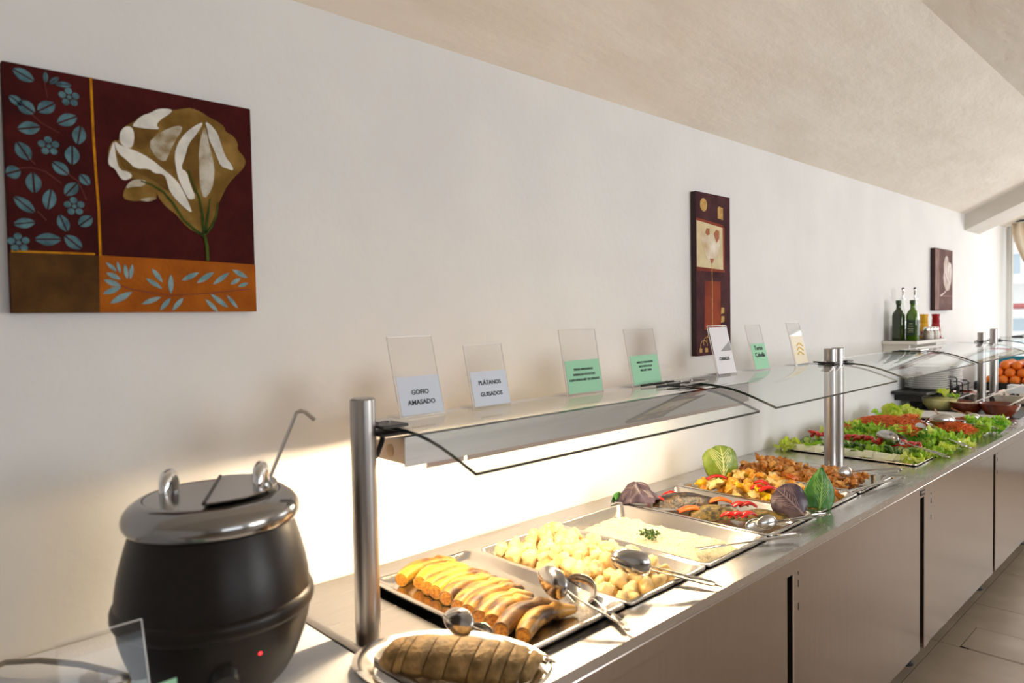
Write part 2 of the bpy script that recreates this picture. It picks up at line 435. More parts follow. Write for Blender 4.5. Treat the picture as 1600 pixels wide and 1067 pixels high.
# ---------------------------------------------------------------- sneeze guards
PY = -0.355
PROF = [(-0.245, 1.3000), (-0.30, 1.3000), (-0.36, 1.2998), (-0.41, 1.2985), (-0.45, 1.2950), (-0.485, 1.2890), (-0.52, 1.2800), (-0.55, 1.2700), (-0.58, 1.2590), (-0.62, 1.2440)]
GT = 0.007
def glass_sheet(x0, x1, t):
    k = len(PROF); top = []; bot = []
    for i, (y, z) in enumerate(PROF):
        a = PROF[max(i-1, 0)]; b = PROF[min(i+1, k-1)]
        ty, tz = b[0]-a[0], b[1]-a[1]; l = math.hypot(ty, tz); ny, nz = tz/l, -ty/l
        if nz < 0: ny, nz = -ny, -nz
        top.append((y+ny*GT/2, z+nz*GT/2)); bot.append((y-ny*GT/2, z-nz*GT/2))
    b = MB(); vs = []
    for x in (x0, x1):
        vs += [(x, y, z) for y, z in top]
    fs = [(i, i+1, k+i+1, k+i) for i in range(k-1)]
    b.add(vs, fs)
    vs = []
    for x in (x0, x1):
        vs += [(x, y, z) for y, z in bot]
    b.add(vs, [(k+i, k+i+1, i+1, i) for i in range(k-1)])
    g = b.build('glass_panel', M_glass, t, angle=60)
    eb = MB()
    for x in (x0, x1):
        eb.add([(x, y, z) for y, z in top] + [(x, y, z) for y, z in bot], [(i, i+1, k+i+1, k+i) for i in range(k-1)])
    for i in (k-1,):
        eb.add([(x0, *top[i]), (x1, *top[i]), (x1, *bot[i]), (x0, *bot[i])], [(0, 1, 2, 3)])
    eb.build('polished_edge', M_edge, g, smooth=False)
    bk = MB(); bk.add([(x0, *top[0]), (x1, *top[0]), (x1, *bot[0]), (x0, *bot[0])], [(0, 1, 2, 3)]); bk.build('back_edge', M_acre, g, smooth=False)
    return g
def post(x, t, top=1.366, r=0.025):
    p = MB(); p.lathe([(r, ZT), (r, top-0.003), (r-0.003, top), (0.0, top)], 28, (x, PY, 0)); o = p.build('post', M_post, t, angle=30)
    return o
def clamp(x0, x1, t, z=1.300, y0=-0.395, y1=-0.325, m_=None):
    m_ = m_ or M_blackmetal
    o = MB().box(x0, x1, y0, y1, z+0.0045, z+0.011).build('clamp_plate', m_, t, smooth=False, bevel=0.002)
    MB().box(x0, x1, y0, y1, z-0.011, z-0.0045).build('clamp_plate', m_, t, smooth=False, bevel=0.002)
    for x in (x0+(x1-x0)*0.35, x0+(x1-x0)*0.72):
        MB().cyl((x, (y0+y1)/2+0.012, z+0.011), (x, (y0+y1)/2+0.012, z+0.014), 0.005, 10).build('screw', M_spoon, o)

G1 = thing('sneeze_guard', (1.86, PY, ZT), 'curved glass sneeze guard with lamp housing above the hot trays', 'sneeze guard')
post(0.737, G1); post(2.985, G1)
clamp(0.757, 0.818, G1); clamp(2.93, 2.985, G1); clamp(1.815, 1.975, G1, y0=-0.385, y1=-0.335, m_=M_post)
glass_sheet(0.800, 1.845, G1); glass_sheet(1.945, 2.965, G1)
for y in (-0.33, -0.385):
    MB().tube([(1.72, y+0.02, 1.3085), (1.86, y, 1.312)], 0.0035, 8).build('tie_rod', M_black, G1)
# lamp housing: inverted steel channel with two glowing heat tubes inside
BX0, BX1, BY0, BY1, BZ0, BZ1 = 0.812, 2.225, -0.388, -0.278, 1.221, 1.284
h = MB()
h.box(BX0, BX1, BY0, BY0+0.003, BZ0, BZ1)
h.box(BX0, BX1, BY1-0.003, BY1, BZ0+0.002, BZ1-0.02)
h.add([(BX0, BY0, BZ1), (BX1, BY0, BZ1), (BX1, BY1, BZ1-0.02), (BX0, BY1, BZ1-0.02), (BX0, BY0, BZ1-0.003), (BX1, BY0, BZ1-0.003), (BX1, BY1, BZ1-0.023), (BX0, BY1, BZ1-0.023)],
      [(0,1,2,3),(7,6,5,4),(0,4,5,1),(2,6,7,3),(0,3,7,4),(1,5,6,2)])
h.box(BX1-0.003, BX1, BY0+0.003, BY1-0.003, BZ0, BZ1-0.021)
hou = h.build('lamp_housing', M_box, G1, smooth=False)
ec = MB(); cq = [(BY0+0.003, BZ0+0.006), (BY1-0.003, BZ0+0.006), (BY1-0.003, BZ1-0.0225), (BY0+0.003, BZ1-0.0035)]
ec.add([(BX0, y, z) for y, z in cq] + [(BX0+0.003, y, z) for y, z in cq], [(0,3,2,1),(4,5,6,7),(0,1,5,4),(1,2,6,5),(2,3,7,6),(3,0,4,7)])
ec.build('end_cap', mat('end_cap_steel', (0.42,0.33,0.26,1), 0.4, 0.9), hou, smooth=False)
MB().cyl((BX0-0.001, -0.335, 1.249), (BX0+0.001, -0.335, 1.249), 0.013, 20).build('cable_hole', mat('brass_plug', rgb(170,136,98), 0.5), hou)
MB().tube([(0.80, -0.33, 1.290), (0.786, -0.345, 1.272), (0.77, -0.352, 1.25), (0.763, -0.345, 1.235)], 0.0055, 8).build('cable', M_black, hou)
MB().tube([(0.765, -0.335, 1.29), (0.772, -0.33, 1.265), (0.766, -0.338, 1.24)], 0.004, 8).build('cable', M_black, hou)
for (a, b, lm) in ((0.840, 0.965, M_lamp), (1.00, 1.56, M_tube), (1.60, 2.18, M_tube)):
    MB().cyl((a, -0.333, 1.2285), (b, -0.333, 1.2285), 0.005, 10).build('heat_tube', lm, hou)
M_refl = mat('lamp_guard_strip', (0.30,0.22,0.18,1), 0.45, 0.8)
for (a, b) in ((0.866, 0.966), (0.974, 2.19)):
    MB().box(a, b, -0.3875, -0.384, 1.2105, 1.2215).build('reflector_strip', M_refl, hou, smooth=False)

G2 = thing('sneeze_guard', (4.2, PY, ZT), 'curved glass sneeze guard over the salads', 'sneeze guard')
post(3.062, G2); post(5.42, G2)
clamp(3.062, 3.13, G2); clamp(5.36, 5.42, G2); clamp(4.06, 4.20, G2, y0=-0.385, y1=-0.335, m_=M_post)
glass_sheet(3.075, 4.095, G2); glass_sheet(4.165, 5.31, G2)
G3 = thing('sneeze_guard', (6.3, PY, ZT), 'far glass sneeze guard in front of the oranges', 'sneeze guard')
post(5.745, G3, 1.382); clamp(5.745, 5.80, G3); glass_sheet(5.78, 6.45, G3); post(7.0, G3)
clamp(6.42, 7.0, G3)

# ---------------------------------------------------------------- side table, cloth, kettle
M_cloth = mat('white_cloth', rgb(222,226,236), 0.85, var=rgb(230,232,238), scale=8, bump=0.15, bscale=300)
TBZ = 0.897
tb = thing('side_table', (-0.3, -0.36, 0), 'side table under the white cloth beside the counter', 'table')
M_wood = mat('table_wood', rgb(110,84,60), 0.5, var=rgb(92,68,46), scale=12, stretch=(1,8,8))
MB().box(-1.3, 0.665, -0.715, -0.006, TBZ-0.034, TBZ-0.004).build('table_top', M_wood, tb, smooth=False)
for (x, y) in ((-1.25, -0.66), (0.6, -0.66), (-1.25, -0.06), (0.6, -0.06)):
    MB().box(x-0.025, x+0.025, y-0.025, y+0.025, 0, TBZ-0.035).build('leg', M_wood, tb, smooth=False)
c = MB()
def clothf(u, v):
    x = -1.34 + 2.010*u; s = v*1.0
    if v < 0.72:
        y = -0.004 - (0.722)*v/0.72; z = TBZ + 0.0015*n3(x*5, y*5) + (0.012*max(0, 1-(-y)/0.05))*(1 if x < 0.45 else max(0, 1-(x-0.45)/0.1))
    else:
        y = -0.726 - 0.012*math.sin(x*14)*(v-0.72)/0.28; z = TBZ - 0.45*(v-0.72)/0.28
    return (x, y, z)
c.grid(lambda u, v: clothf(u, 1-v), 60, 60)
tag(c.build('tablecloth', M_cloth), 'white tablecloth spread under the black soup kettle', 'tablecloth')

KX, KY, KZ = 0.449, -0.340, TBZ+0.002
ket = thing('soup_kettle', (KX, KY, KZ), 'black soup kettle with a steel lid on the white cloth', 'kettle')
M_ket = mat('kettle_enamel', rgb(24,17,14), 0.36, var=rgb(30,22,18), scale=60, bump=0.03, bscale=200, spec=0.28)
def K(m_): return m_.build
body = MB().lathe([(0.0,0.0),(0.088,0.0),(0.100,0.008),(0.116,0.025),(0.131,0.050),(0.143,0.080),(0.151,0.108),(0.1545,0.1330),(0.1588,0.1365),(0.1611,0.1423),(0.1611,0.1540),(0.1588,0.1599),(0.1548,0.1628),(0.1530,0.1852),(0.1489,0.2096),(0.1431,0.2340),(0.1368,0.2564),(0.1314,0.2730),(0.1278,0.2828)], 64, (KX, KY, KZ))
kb = body.build('body', M_ket, ket, angle=35)
rim = MB().lathe([(0.1278,0.2788),(0.1350,0.2828),(0.1399,0.2905),(0.1413,0.2993),(0.1386,0.3091),(0.1314,0.3188),(0.1206,0.3266),(0.1116,0.3305),(0.1089,0.3296),(0.1089,0.3256)], 64, (KX, KY, KZ))
rim.build('lid_rim', M_lid, ket, angle=60)
lid = MB().lathe([(0.1098,0.3261),(0.1071,0.3296),(0.0000,0.3325)], 64, (KX, KY, KZ)).build('lid', M_lid, ket, angle=20)
# raised hinged half of the lid, notched for the ladle
def kl(a, r, z): return (KX + r*math.cos(a), KY + r*math.sin(a), KZ + z)
e1 = MB()
a0, a1 = math.radians(-118), math.radians(62)
arc = [kl(a0+(a1-a0)*i/28, 0.104, 0.3350) for i in range(29)]
tilt = 0.0
arcT = []
for p in arc:
    d = (Vector((p[0]-KX, p[1]-KY, 0))).dot(Vector((math.cos((a0+a1)/2), math.sin((a0+a1)/2), 0)))
    arcT.append((p[0], p[1], p[2] + 0.04*max(0, d)))
nn = len(arcT)
e1.add(arcT + [(p[0], p[1], p[2]+0.0025) for p in arcT], [tuple(range(nn-1,-1,-1)), tuple(range(nn, 2*nn))] + [(i, i+1, nn+i+1, nn+i) for i in range(nn-1)] + [(nn-1, 0, nn, 2*nn-1)])
fl = e1.build('lid_flap', M_lid, ket, angle=20)
MB().cyl(kl(a0, 0.100, 0.3365), kl(a1, 0.100, 0.3365), 0.0035, 10).build('hinge', M_blackmetal, fl)
# the two ring handles of the lid
def handle(cx, cy, z, ang):
    b = MB(); pts = []; 
    for i in range(17):
        a = PI*i/16; pts.append((cx + 0.019*math.cos(a)*math.cos(ang), cy + 0.019*math.cos(a)*math.sin(ang), z + 0.034*math.sin(a)))
    b.tube(pts, [0.0085+0.0025*math.sin(PI*i/16) for i in range(17)], 10)
    return b.build('lid_handle', M_chrome, ket)
handle(KX-0.052, KY+0.056, KZ+0.328, math.radians(48))
handle(KX+0.062, KY-0.052, KZ+0.339, math.radians(52))
# thermostat panel, knob, pilot lamp
def kf(ang, r, z): return Vector((KX + r*math.cos(ang), KY + r*math.sin(ang), KZ+z))
ka = math.radians(-107); kd = Vector((math.cos(ka), math.sin(ka), -0.55)).normalized()
kp = kf(ka, 0.131, 0.076)
kn = MB().cyl(kp, kp+kd*0.022, 0.024, 20, 0.020).build('thermostat_knob', M_black, ket)
MB().cyl(kp-kd*0.012, kp+kd*0.004, 0.031, 24).build('knob_collar', M_blackmetal, ket)
la = math.radians(-86); lp = kf(la, 0.1455, 0.100); ld = Vector((math.cos(la), math.sin(la), -0.5)).normalized()
MB().cyl(lp-ld*0.006, lp+ld*0.004, 0.0030, 12).build('pilot_lamp', mat('pilot_red', rgb(220,20,20), 0.3, emit=(1,0.02,0.03,1), estr=3.0), ket)
pp = kf(math.radians(-104), 0.108, 0.022)
MB().box(pp.x-0.02, pp.x+0.02, pp.y-0.014, pp.y+0.02, KZ+0.002, KZ+0.045).build('switch_box', M_black, ket, smooth=False, bevel=0.004)

# ladle standing in the kettle through the notch
ld_ = thing('ladle', (0.513, -0.318, KZ+0.2), 'steel ladle with a hooked handle sticking out of the soup kettle', 'ladle')
hp = [(0.470, -0.352, KZ+0.10), (0.530, -0.372, KZ+0.335), (0.578, -0.386, 1.348), (0.581, -0.388, 1.356), (0.587, -0.392, 1.3595), (0.593, -0.398, 1.3575), (0.604, -0.412, 1.343)]
MB().tube(hp, [0.0048,0.0046,0.0042,0.004,0.004,0.004,0.0036], 8, flat=0.6).build('handle', M_spoon, ld_)
lb = MB()
lb.grid(lambda u, v: (0.47 + 0.035*math.sin(v*PI/2)*math.cos(2*PI*u), -0.35 + 0.035*math.sin(v*PI/2)*math.sin(2*PI*u), KZ+0.10 - 0.03*math.cos(v*PI/2)), 20, 6)
lb.build('bowl', M_spoon, ld_, solid=0.0015)

# small things at the left end of the table


M_cable = mat('grey_cable', rgb(140,132,122), 0.6)
cb = MB(); cb.tube([(-0.30, -0.10, TBZ+0.006), (-0.05, -0.09, TBZ+0.006), (0.12, -0.055, TBZ+0.018), (0.19, -0.040, TBZ+0.026), (0.235, -0.07, TBZ+0.024), (0.285, -0.13, TBZ+0.020), (0.325, -0.18, TBZ+0.010), (0.345, -0.22, TBZ+0.006)], 0.0052, 8)
tag(cb.build('power_cable', M_cable), 'grey power cable lying behind the acrylic stand on the cloth', 'cable')
st = thing('sign_stand', (0.196, -0.500, TBZ+0.003), 'clear acrylic sign stand in front of the black kettle', 'sign')
aw, ah, al = 0.108, 0.186, 0.060
b = MB(); q = [(0, 0, 0), (aw, 0, 0), (aw, al, ah), (0, al, ah)]
b.add(q + [(x, y+0.004, z) for x, y, z in q], [(0,1,2,3),(7,6,5,4),(0,4,5,1),(1,5,6,2),(2,6,7,3),(3,7,4,0)])
b.build('acrylic_sheet', M_acr, st, smooth=False, world=False)
MB().box(0, aw, -0.002, 0.07, -0.0025, 0.0).build('foot', M_acr, st, smooth=False, world=False)
eb = MB(); eb.tube([(aw, 0.002, 0), (aw, al+0.002, ah)], 0.0010, 6); eb.tube([(0, al+0.002, ah), (aw, al+0.002, ah)], 0.0010, 6)
eb.build('bright_edge', M_acre, st, world=False)
b = MB(); q = [(0.003, -0.001, 0.004), (aw-0.003, -0.001, 0.004), (aw-0.003, -0.001+al*0.58, ah*0.58), (0.003, -0.001+al*0.66, ah*0.66)]
b.add(q + [(x, y+0.0006, z) for x, y, z in q], [(0,1,2,3),(7,6,5,4),(0,4,5,1),(1,5,6,2),(2,6,7,3),(3,7,4,0)])
b.build('card', mat('blue_grey_card', rgb(176,190,194), 0.7), st, smooth=False, world=False)
ss = thing('pepper_mill', (0.247, -0.540, TBZ), 'slim mill with a ribbed chrome cap beside the acrylic stand', 'shaker')
MB().lathe([(0.0,0),(0.014,0),(0.015,0.004),(0.0125,0.06),(0.0115,0.124),(0.0,0.124)], 24, (0.247, -0.540, TBZ+0.002)).build('jar', mat('mill_body', rgb(150,190,176), 0.25), ss)
MB().lathe([(0.0115,0.124),(0.0135,0.126),(0.0135,0.132),(0.012,0.134),(0.0135,0.136),(0.0135,0.144),(0.012,0.146),(0.0135,0.148),(0.0125,0.156),(0.0,0.158)], 24, (0.247, -0.540, TBZ+0.002)).build('cap', M_chrome, ss)
db = thing('dark_bottle', (0.214, -0.548, TBZ), 'dark round shouldered bottle beside the chrome capped mill', 'bottle')
MB().lathe([(0.0,0),(0.020,0),(0.021,0.004),(0.021,0.12),(0.018,0.140),(0.011,0.150),(0.0,0.152)], 24, (0.214, -0.548, TBZ+0.002)).build('bottle_body', mat('dark_bottle', rgb(38,38,46), 0.3), db)
mc = thing('price_card', (0.252, -0.575, TBZ+0.002), 'mint green card standing at the foot of the kettle', 'card')
MB().box(0.0, 0.055, 0, 0.0015, 0.0, 0.148).build('card_sheet', M_mint, mc, smooth=False, world=False)
MB().box(0.0, 0.055, 0.0015, 0.02, 0.0, 0.0015).build('card_foot', M_mint, mc, smooth=False, world=False)

# ---------------------------------------------------------------- signs on the glass
def sign(x, w, hgt, lean, label, card_h, cardmat, lines, tsize, name='dish_sign', rz=0.0, full=None, y=-0.300, bold=0.0):
    t = thing(name, (x, y, 1.3045), label, 'sign', 'dish signs standing on the glass', rz)
    def P(u, v, off=0.0):     # u across, v up the leaning face
        return (u*w, lean*v - off, hgt*v)
    b = MB(); T = 0.004
    q = [P(0,0), P(1,0), P(1,1), P(0,1)]
    b.add(q + [(a, c+T, d) for a, c, d in q], [(0,1,2,3),(7,6,5,4),(0,4,5,1),(1,5,6,2),(2,6,7,3),(3,7,4,0)])
    b.build('acrylic_sheet', M_acr, t, smooth=False, world=False)
    f = MB(); f.box(0, w, 0.0, 0.055, 0.0, 0.003); f.build('foot', M_acr, t, smooth=False, world=False)
    eb = MB(); r = 0.0014
    eb.tube([(0, T/2, 0), (0, lean+T/2, hgt)], r, 6); eb.tube([(0, lean+T/2, hgt), (w, lean+T/2, hgt)], r, 6); eb.tube([(w, T/2, 0), (w, lean+T/2, hgt)], r*0.8, 6)
    eb.build('bright_edge', M_acre, t, world=False)
    c = MB(); q = [P(0.03,0.03,0.0012), P(0.97,0.03,0.0012), P(0.97,card_h,0.0012), P(0.03,card_h,0.0012)]
    c.add(q + [(a, d+0.001, g) for a, d, g in q], [(0,1,2,3),(7,6,5,4),(0,4,5,1),(1,5,6,2),(2,6,7,3),(3,7,4,0)])
    card = c.build('card', cardmat, t, smooth=False, world=False)
    ang = math.atan2(lean, hgt)
    for (s, v, k) in lines:
        me = text_mesh(s, tsize*k, bold); me.materials.append(M_ink)
        o = put('lettering', me, M_ink, card, world=False)
        o.location = P(0.5, v, 0.0022); o.rotation_euler = (PI/2-ang, 0, 0)
    return t
sign(0.865, 0.122, 0.176, 0.047, 'tall clear sign with white card reading gofio amasado', 0.50, M_white, [('GOFIO', 0.275, 1), ('AMASADO', 0.15, 1)], 0.0155, bold=0.00015)
sign(1.072, 0.123, 0.150, 0.035, 'smaller clear sign with white card reading platanos guisados', 0.57, M_white, [('PLÁTANOS', 0.36, 1), ('GUISADOS', 0.18, 1)], 0.0145, bold=0.00015)
sign(1.404, 0.152, 0.178, 0.030, 'mint green sign standing nearer to the platanos card', 0.525, M_mint, [('PAPAS ARRUGADAS', 0.37, 1), ('WRINKLED POTATOES', 0.29, 1), ('KARTOFFELN MIT SALZKRUSTE', 0.21, 1)], 0.0090, bold=0.0001)
sign(1.695, 0.150, 0.172, 0.033, 'mint green sign standing right beside the glass joint', 0.535, M_mint, [('ARROZ CON HUEVO', 0.40, 1), ('RICE WITH EGGS', 0.33, 1), ('REIS MIT EIERN', 0.26, 1)], 0.0086, bold=0.0001)
s5 = sign(2.178, 0.130, 0.172, 0.040, 'white sign with grey triangle in front of the narrow tulip painting', 0.97, mat('white_photo_card', rgb(228,226,230), 0.6), [('CABALLA', 0.30, 1)], 0.016, bold=0.0004)
tr = MB(); tr.poly_xz([(0.05, 0.085), (0.122, 0.118), (0.122, 0.085)], 0.0, 0.0003)
o = tr.build('printed_triangle', mat('grey_print', rgb(150,150,152), 0.6), s5, smooth=False, world=False); o.location = (0, 0.0175, 0); o.rotation_euler = (-math.atan2(0.040, 0.172), 0, 0)
o.location = (0, -0.0018, 0)
sign(2.447, 0.116, 0.170, 0.042, 'mint green sign with handwritten lines, second from the middle post', 0.58, M_mint, [('Tortas', 0.44, 1.2), ('Cebolla', 0.29, 1.2)], 0.020, bold=0.0003)
s7 = sign(2.785, 0.118, 0.172, 0.040, 'cream sign with yellow curved stripes nearest the middle post', 0.68, mat('cream_photo_card', rgb(244,232,208), 0.6), [], 0.01)
yb = MB()
for k, zz in enumerate((0.050, 0.068, 0.086)):
    yb.tube([(0.035+0.055*i/8+0.004*k, 0, zz-0.010*abs(i/8-0.45)**1.3*3+0.004) for i in range(9)], 0.0028, 6)
o = yb.build('printed_stripes', mat('yellow_print', rgb(226,190,70), 0.6), s7, world=False); o.rotation_euler = (-math.atan2(0.040, 0.172), 0, 0); o.location = (0, -0.0008, 0)

# ---------------------------------------------------------------- paintings
M_maroon = mat('maroon_paint', rgb(74,24,22), 0.85, spec=0.12, var=rgb(56,18,18), scale=14, bump=0.2, bscale=120)
M_umber = mat('umber_paint', rgb(92,62,30), 0.85, spec=0.12, var=rgb(70,46,22), scale=18, bump=0.2, bscale=120)
M_orange = mat('orange_paint', rgb(168,92,24), 0.85, spec=0.12, var=rgb(146,76,18), scale=16, bump=0.2, bscale=120)
M_yel = mat('yellow_paint', rgb(206,140,24), 0.85, spec=0.12, var=rgb(170,108,16), scale=60)
M_teal = mat('teal_paint', rgb(96,132,140), 0.85, spec=0.12, var=rgb(64,92,100), scale=50)
M_pale = mat('pale_teal_paint', rgb(140,166,168), 0.85, spec=0.12, var=rgb(104,138,144), scale=50)
M_vine = mat('vine_paint', rgb(120,66,60), 0.85, spec=0.12, var=rgb(100,54,50), scale=40)
M_tan = mat('tan_paint', rgb(150,118,62), 0.85, spec=0.12, var=rgb(112,84,36), scale=18, bump=0.1, bscale=90)
M_pet = mat('petal_white_paint', rgb(232,228,218), 0.85, spec=0.12, var=rgb(190,186,180), scale=22, lo=0.45, hi=0.75)
M_pet2 = mat('petal_grey_paint', rgb(206,200,186), 0.85, spec=0.12, var=rgb(142,122,84), scale=26, lo=0.4, hi=0.65)
M_green = mat('stem_paint', rgb(38,58,24), 0.85, spec=0.12, var=rgb(72,86,30), scale=30)
M_olive = mat('olive_paint', rgb(116,86,40), 0.85, spec=0.12, var=rgb(92,66,28), scale=30)

PX, PZ, PW, PH, PYF = 0.2235, 1.5425, 0.4515, 0.449, -0.022
p1 = thing('flower_painting', (PX+PW/2, -0.002, PZ), 'large square canvas of a white flower on maroon, nearest on the wall', 'painting')
MB().box(PX, PX+PW, PYF, -0.002, PZ, PZ+PH).build('canvas', M_maroon, p1, smooth=False, bevel=0.002)
def soft(pts, n=1):
    for _ in range(n):
        q = []
        for i in range(len(pts)):
            a, c_ = pts[i], pts[(i+1) % len(pts)]
            q += [(a[0]*0.75+c_[0]*0.25, a[1]*0.75+c_[1]*0.25), (a[0]*0.25+c_[0]*0.75, a[1]*0.25+c_[1]*0.75)]
        pts = q
    return pts
def shift(pts): return [(PX+x, PZ+z) for x, z in pts]
def ribbon(b, pts, w, y):
    L_ = []; R_ = []
    k = len(pts)
    for i, (x, z) in enumerate(pts):
        a = pts[max(i-1,0)]; c_ = pts[min(i+1,k-1)]; tx, tz = c_[0]-a[0], c_[1]-a[1]; l = math.hypot(tx, tz) or 1
        ww = w[i] if hasattr(w, '__len__') else w
        L_.append((x-tz/l*ww/2, z+tx/l*ww/2)); R_.append((x+tz/l*ww/2, z-tx/l*ww/2))
    for i in range(k-1): b.poly_xz([L_[i], L_[i+1], R_[i+1], R_[i]], y)
def leaf(b, x0, z0, x1, z1, hw, y, split=True):
    d = Vector((x1-x0, z1-z0)); n_ = Vector((-d.y, d.x)).normalized()
    for sgn in (-1, 1):
        pts = []
        g = 0.13*hw if split else 0
        for i in range(8):
            t = i/7; pts.append((x0+d.x*t + n_.x*sgn*(g+ (hw-g)*math.sin(PI*t)**0.8), z0+d.y*t + n_.y*sgn*(g+(hw-g)*math.sin(PI*t)**0.8)))
        inn = [(x0+d.x*t + n_.x*sgn*g, z0+d.y*t + n_.y*sgn*g) for t in (0.94, 0.06)]
        b.poly_xz(pts + inn, y)
BASE=[(0.1638,0.2971),(0.1659,0.3185),(0.1752,0.3365),(0.1842,0.3349),(0.1861,0.3519),(0.1949,0.3655),(0.2093,0.3757),(0.2269,0.3927),(0.243,0.4004),(0.2566,0.4113),(0.2746,0.4157),(0.2867,0.4148),(0.3084,0.4222),(0.3241,0.4268),(0.3462,0.4212),(0.3589,0.4138),(0.3784,0.4074),(0.3915,0.3997),(0.3945,0.3885),(0.4112,0.3829),(0.421,0.3676),(0.4189,0.3537),(0.4324,0.3421),(0.4372,0.3292),(0.4297,0.3128),(0.4083,0.2914),(0.3942,0.2728),(0.3816,0.248),(0.3727,0.227),(0.3686,0.2033),(0.3581,0.1825),(0.3478,0.1685),(0.341,0.1581),(0.3253,0.1669),(0.3098,0.1755),(0.2947,0.1905),(0.2859,0.2026),(0.271,0.2124),(0.2565,0.2284),(0.2496,0.2434),(0.2254,0.2609),(0.207,0.2664),(0.1913,0.2584),(0.1819,0.2663),(0.1782,0.278),(0.1648,0.2852)]
LOW=[(0.1874,0.2243),(0.1908,0.243),(0.1997,0.2578),(0.2141,0.2657),(0.2342,0.2635),(0.2512,0.2467),(0.2492,0.2308),(0.2357,0.2225),(0.2213,0.2232),(0.2041,0.2205)]
LOWW=[(0.1922,0.2432),(0.1997,0.2578),(0.2141,0.2657),(0.2342,0.2635),(0.2251,0.2516),(0.2079,0.2496)]
LOWW2=[(0.2171,0.2259),(0.2331,0.2307),(0.2493,0.2339),(0.2492,0.2292),(0.2357,0.2225),(0.2227,0.2224)]
W1=[(0.1856,0.3351),(0.1861,0.3519),(0.1949,0.3655),(0.2076,0.3677),(0.2128,0.3533),(0.2091,0.3281),(0.1991,0.3235),(0.1895,0.3282)]
W2=[(0.2076,0.3693),(0.2269,0.3927),(0.243,0.4004),(0.2566,0.4113),(0.2746,0.4157),(0.2867,0.4148),(0.2803,0.4057),(0.2649,0.3934),(0.2526,0.3787),(0.2612,0.3708),(0.2376,0.3683),(0.2175,0.3679)]
W3=[(0.1752,0.3365),(0.1639,0.3002),(0.1648,0.2852),(0.1755,0.2807),(0.1806,0.2692),(0.1899,0.2582),(0.2071,0.268),(0.2004,0.2778),(0.1837,0.2787),(0.1776,0.3021),(0.1768,0.3201)]
W4=[(0.176,0.3351),(0.1853,0.3275),(0.2103,0.3222),(0.2386,0.3109),(0.2704,0.287),(0.2911,0.2704),(0.3028,0.2493),(0.3144,0.2214),(0.3186,0.2055),(0.2957,0.2228),(0.2751,0.2462),(0.2699,0.271),(0.2642,0.2814),(0.2464,0.2807),(0.2379,0.289),(0.2119,0.2855),(0.1983,0.299),(0.1847,0.3092),(0.1782,0.3204)]
W5=[(0.3488,0.4021),(0.3325,0.3927),(0.3099,0.3727),(0.2936,0.3476),(0.2868,0.3242),(0.2889,0.2957),(0.2942,0.2708),(0.3087,0.2402),(0.3148,0.2344),(0.3276,0.239),(0.3158,0.2669),(0.3104,0.2922),(0.2981,0.297),(0.3083,0.3241),(0.3154,0.351),(0.3352,0.3769)]
W6=[(0.3485,0.3922),(0.3413,0.3681),(0.3354,0.3346),(0.3358,0.2955),(0.3363,0.2628),(0.3435,0.2373),(0.3605,0.259),(0.3681,0.293),(0.3659,0.3259),(0.3571,0.3576),(0.3547,0.3835)]
W7=[(0.3505,0.404),(0.3649,0.3967),(0.3775,0.3807),(0.3835,0.3584),(0.3927,0.333),(0.4058,0.3181),(0.4088,0.3066),(0.3953,0.3099),(0.382,0.3115),(0.3727,0.3335),(0.3666,0.3491),(0.3574,0.3675),(0.3563,0.3837)]
W8=[(0.2367,0.3386),(0.258,0.364),(0.2949,0.3861),(0.3071,0.3818),(0.2876,0.3498),(0.2745,0.3192),(0.268,0.3056),(0.2504,0.3126)]
D1=[(0.2118,0.3669),(0.2376,0.3683),(0.2612,0.3701),(0.252,0.3598),(0.2367,0.3386),(0.2275,0.3248),(0.2119,0.327),(0.2135,0.3503)]
D2=[(0.2672,0.2802),(0.2728,0.2682),(0.278,0.2434),(0.2633,0.2544),(0.2489,0.2653),(0.2259,0.275),(0.1922,0.2829),(0.1816,0.2997),(0.1793,0.3114),(0.1982,0.2974),(0.2119,0.284),(0.2379,0.2874),(0.2464,0.2791)]
D3=[(0.3368,0.3772),(0.3186,0.3515),(0.3099,0.3244),(0.2997,0.2988),(0.312,0.294),(0.3161,0.2734),(0.3277,0.2422),(0.3349,0.2692),(0.3346,0.3084),(0.3357,0.3444),(0.3408,0.3713)]
GREEN= [[(0.2211,0.262),(0.2398,0.258),(0.263,0.2449),(0.2805,0.2245),(0.3009,0.191),(0.3254,0.1701),(0.3411,0.1614)],[(0.3136,0.2958),(0.3222,0.2677),(0.334,0.2396),(0.3393,0.2041),(0.3412,0.1647)],[(0.3567,0.242),(0.3506,0.205),(0.3446,0.1682)],[(0.3729,0.2337),(0.3687,0.2066),(0.3581,0.1825),(0.3445,0.1649)],[(0.3427,0.1615),(0.3469,0.1386),(0.3475,0.1089)]]
